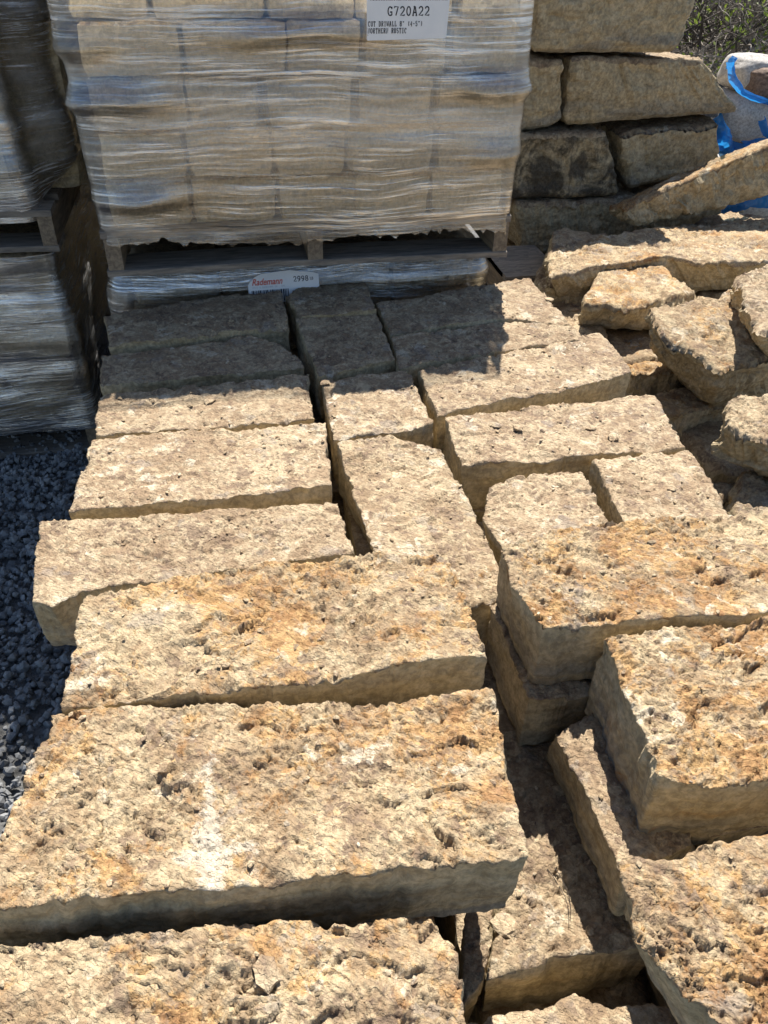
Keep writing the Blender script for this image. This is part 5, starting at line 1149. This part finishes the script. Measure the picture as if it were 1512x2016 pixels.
def grit(n, seed):
    rg = np.random.default_rng(seed)
    bm = bmesh.new(); bmesh.ops.create_icosphere(bm, subdivisions=1, radius=1); base = np.array([v_.co[:] for v_ in bm.verts]); fc = np.array([[v_.index for v_ in f.verts] for f in bm.faces]); bm.free()
    V, F = [], []
    for i in range(n):
        x, y_ = rg.uniform(-.3, 1.0), rg.uniform(.28, 2.1)
        ok, loc, nn, *_r = S.ray_cast(DG, Vector((x, y_, 1.0)), Vector((0, 0, -1)))
        if not ok or loc.z < .2 or nn.z < .5: continue
        s_ = rg.uniform(.0012, .0042)*(1.6 if rg.random() < .08 else 1)
        B_ = base*(1+rg.uniform(-.35, .25, (len(base), 1)))*np.array([1.3, .9, .5])*s_; a = rg.uniform(0, 6.28); ca, sa = math.cos(a), math.sin(a)
        B_ = B_@np.array([[ca, sa, 0], [-sa, ca, 0], [0, 0, 1]])
        F.append(fc+len(V)*len(base)); V.append(B_+np.array(loc)+[0, 0, s_*.25])
    o = mesh_np('grit', np.concatenate(V), np.concatenate(F), (M_TOP,)); o['tone'] = .6; o['rust'] = .4
    tag(o, 'small crumbs of broken stone scattered over the open pile', 'grit', kind='stuff')
grit(1700, 12)
def tube(V, Q, pts, r0, r1, sides=4):
    pts = np.asarray(pts, float); n_ = len(pts); b0 = len(V)
    for k in range(n_):
        t = pts[min(k+1, n_-1)]-pts[max(k-1, 0)]; t /= np.linalg.norm(t)+1e-9
        a = np.cross(t, [.3, .2, .9]); a /= np.linalg.norm(a)+1e-9; b = np.cross(t, a); r_ = r0+(r1-r0)*k/(n_-1)
        for s in range(sides):
            an = 2*math.pi*s/sides; V.append(pts[k]+r_*(a*math.cos(an)+b*math.sin(an)))
    for k in range(n_-1):
        for s in range(sides):
            c = (s+1) % sides; Q.append((b0+k*sides+s, b0+k*sides+c, b0+(k+1)*sides+c, b0+(k+1)*sides+s))
V, Q = [], []
for dx in (0., .006):
    pts = [(TWIG[0]+dx+.012*math.sin(t*3.+dx*60), TWIG[1]-.075*t, rest(TWIG[0], TWIG[1]-.075*t, TWIG[2])[0]+.002) for t in np.linspace(0, 1, 9)]
    tube(V, Q, pts, .0007, .0004)
tag(mesh_np('dry_twig', V, Q, (M_TWIG_D,), loc=TWIG), 'thin dry forked twig lying on the sunken brown stone', 'twig')

# ------------------------------------------------------------------ blue sack with granite
def cobble(x, y_, z, sx, sy, sz, label, mat, seed):
    bm = bmesh.new(); bmesh.ops.create_icosphere(bm, subdivisions=5, radius=1); V = np.array([v_.co[:] for v_ in bm.verts]); F = np.array([[v_.index for v_ in f.verts] for f in bm.faces]); bm.free()
    V = np.sign(V)*np.abs(V)**.62; V = V*(1+.10*fbm(V*1.1+seed*2.7, 3)[:, None]+.012*fbm(V*9, 2)[:, None])*np.array([sx, sy, sz])
    o = mesh_np('granite_cobble', V, F, (mat,), smooth=True); o.location = (x, y_, z); o.rotation_euler = (0, .1, .2)
    return tag(o, label, 'granite cobble', 'granite cobbles in the blue sack')
for i, a in enumerate(COBBLES): cobble(*a[:6], a[6], M_GRANITE_B if a[7] else M_GRANITE, 60+i)
def sack():
    root = tag(empty('blue_sack', (SACK[0][0][0], SACK[0][0][1], 0)), 'torn shiny blue plastic sack round the granite cobbles at right', 'sack')
    for k, (pl, wd) in enumerate(zip(SACK, SACK_W)):
        P = resample(pl, 90); V = []; nn = 17
        t = np.gradient(P, axis=0); t /= np.linalg.norm(t, axis=1)[:, None]; up_ = np.cross(np.array([0, 1., 0]), t); up_ /= np.linalg.norm(up_, axis=1)[:, None]
        for j in range(nn):
            s = j/(nn-1)-.5
            wv = wd*(1+.35*perlin(P*9+k*5))
            X = P+up_*(s*wv)[:, None]; X[:, 1] += .022*fbm(X*14+k*3, 3, .55)-.03*(1-4*s*s)+.03; X[:, 2] += .008*fbm(X*10+k*7, 2)
            V.append(X)
        o = mesh_np('sheet', np.concatenate(V), grid_quads(90, nn), (M_BLUE,), smooth=True, loc=(SACK[0][0][0], SACK[0][0][1], 0)); o.location = (0, 0, 0); o.parent = root
sack()

# ------------------------------------------------------------------ thicket on the bank
def bush(x, y_, z, hgt, n_, label, seed, leaves=0, mat=None, sprd=1.):
    rg = np.random.default_rng(seed)
    root = tag(empty('thicket_bush', (x, y_, z)), label, 'bush', 'bare bushes on the bank')
    V, Q = [], []; tips = []
    for k in range(n_):
        a = rg.uniform(0, 6.28); el = rg.uniform(.15, 1.3); d = np.array([math.cos(a)*math.cos(el), math.sin(a)*math.cos(el), math.sin(el)])
        p_ = np.array([rg.normal()*.18*sprd, rg.normal()*.18*sprd, -.05]); pts = [p_.copy()]
        for s in range(9):
            d = d+rg.normal(size=3)*.16+np.array([0, 0, -.04]); d /= np.linalg.norm(d); p_ = p_+d*hgt/8*rg.uniform(.7, 1.2); pts.append(p_.copy())
        tube(V, Q, pts, rg.uniform(.004, .010), .0018)
        for b in range(5):
            i0 = rg.integers(2, 9); q_ = pts[i0].copy(); dd = d+rg.normal(size=3)*.9; dd /= np.linalg.norm(dd); sp = [q_.copy()]
            for s in range(5):
                dd = dd+rg.normal(size=3)*.22; dd /= np.linalg.norm(dd); q_ = q_+dd*hgt*.08; sp.append(q_.copy())
            tube(V, Q, sp, .003, .001, 3); tips += sp[1:]
    o = mesh_np('branches', V, Q, (mat or M_TWIG,)); o.parent = root; o['kind'] = 'stuff'
    # three- and four-sided tubes share one list of quads
    if leaves:
        LV, LQ = [], []
        for k in range(leaves):
            c = tips[rg.integers(len(tips))]+rg.normal(size=3)*.03
            a = rg.normal(size=3); a /= np.linalg.norm(a); b = np.cross(a, rg.normal(size=3)); b /= np.linalg.norm(b); s = rg.uniform(.012, .024); i0 = len(LV)
            LV += [c-a*s, c+b*s*.45+a*s*.1, c+a*s, c-b*s*.45+a*s*.1]; LQ.append((i0, i0+1, i0+2, i0+3))
        o = mesh_np('leaves', LV, LQ, (M_LEAF,)); o.parent = root; o['kind'] = 'stuff'
for i, a in enumerate(BUSHES): bush(*a[:5], a[5], 90+i, a[6], M_TWIG_D if a[7] else M_TWIG)
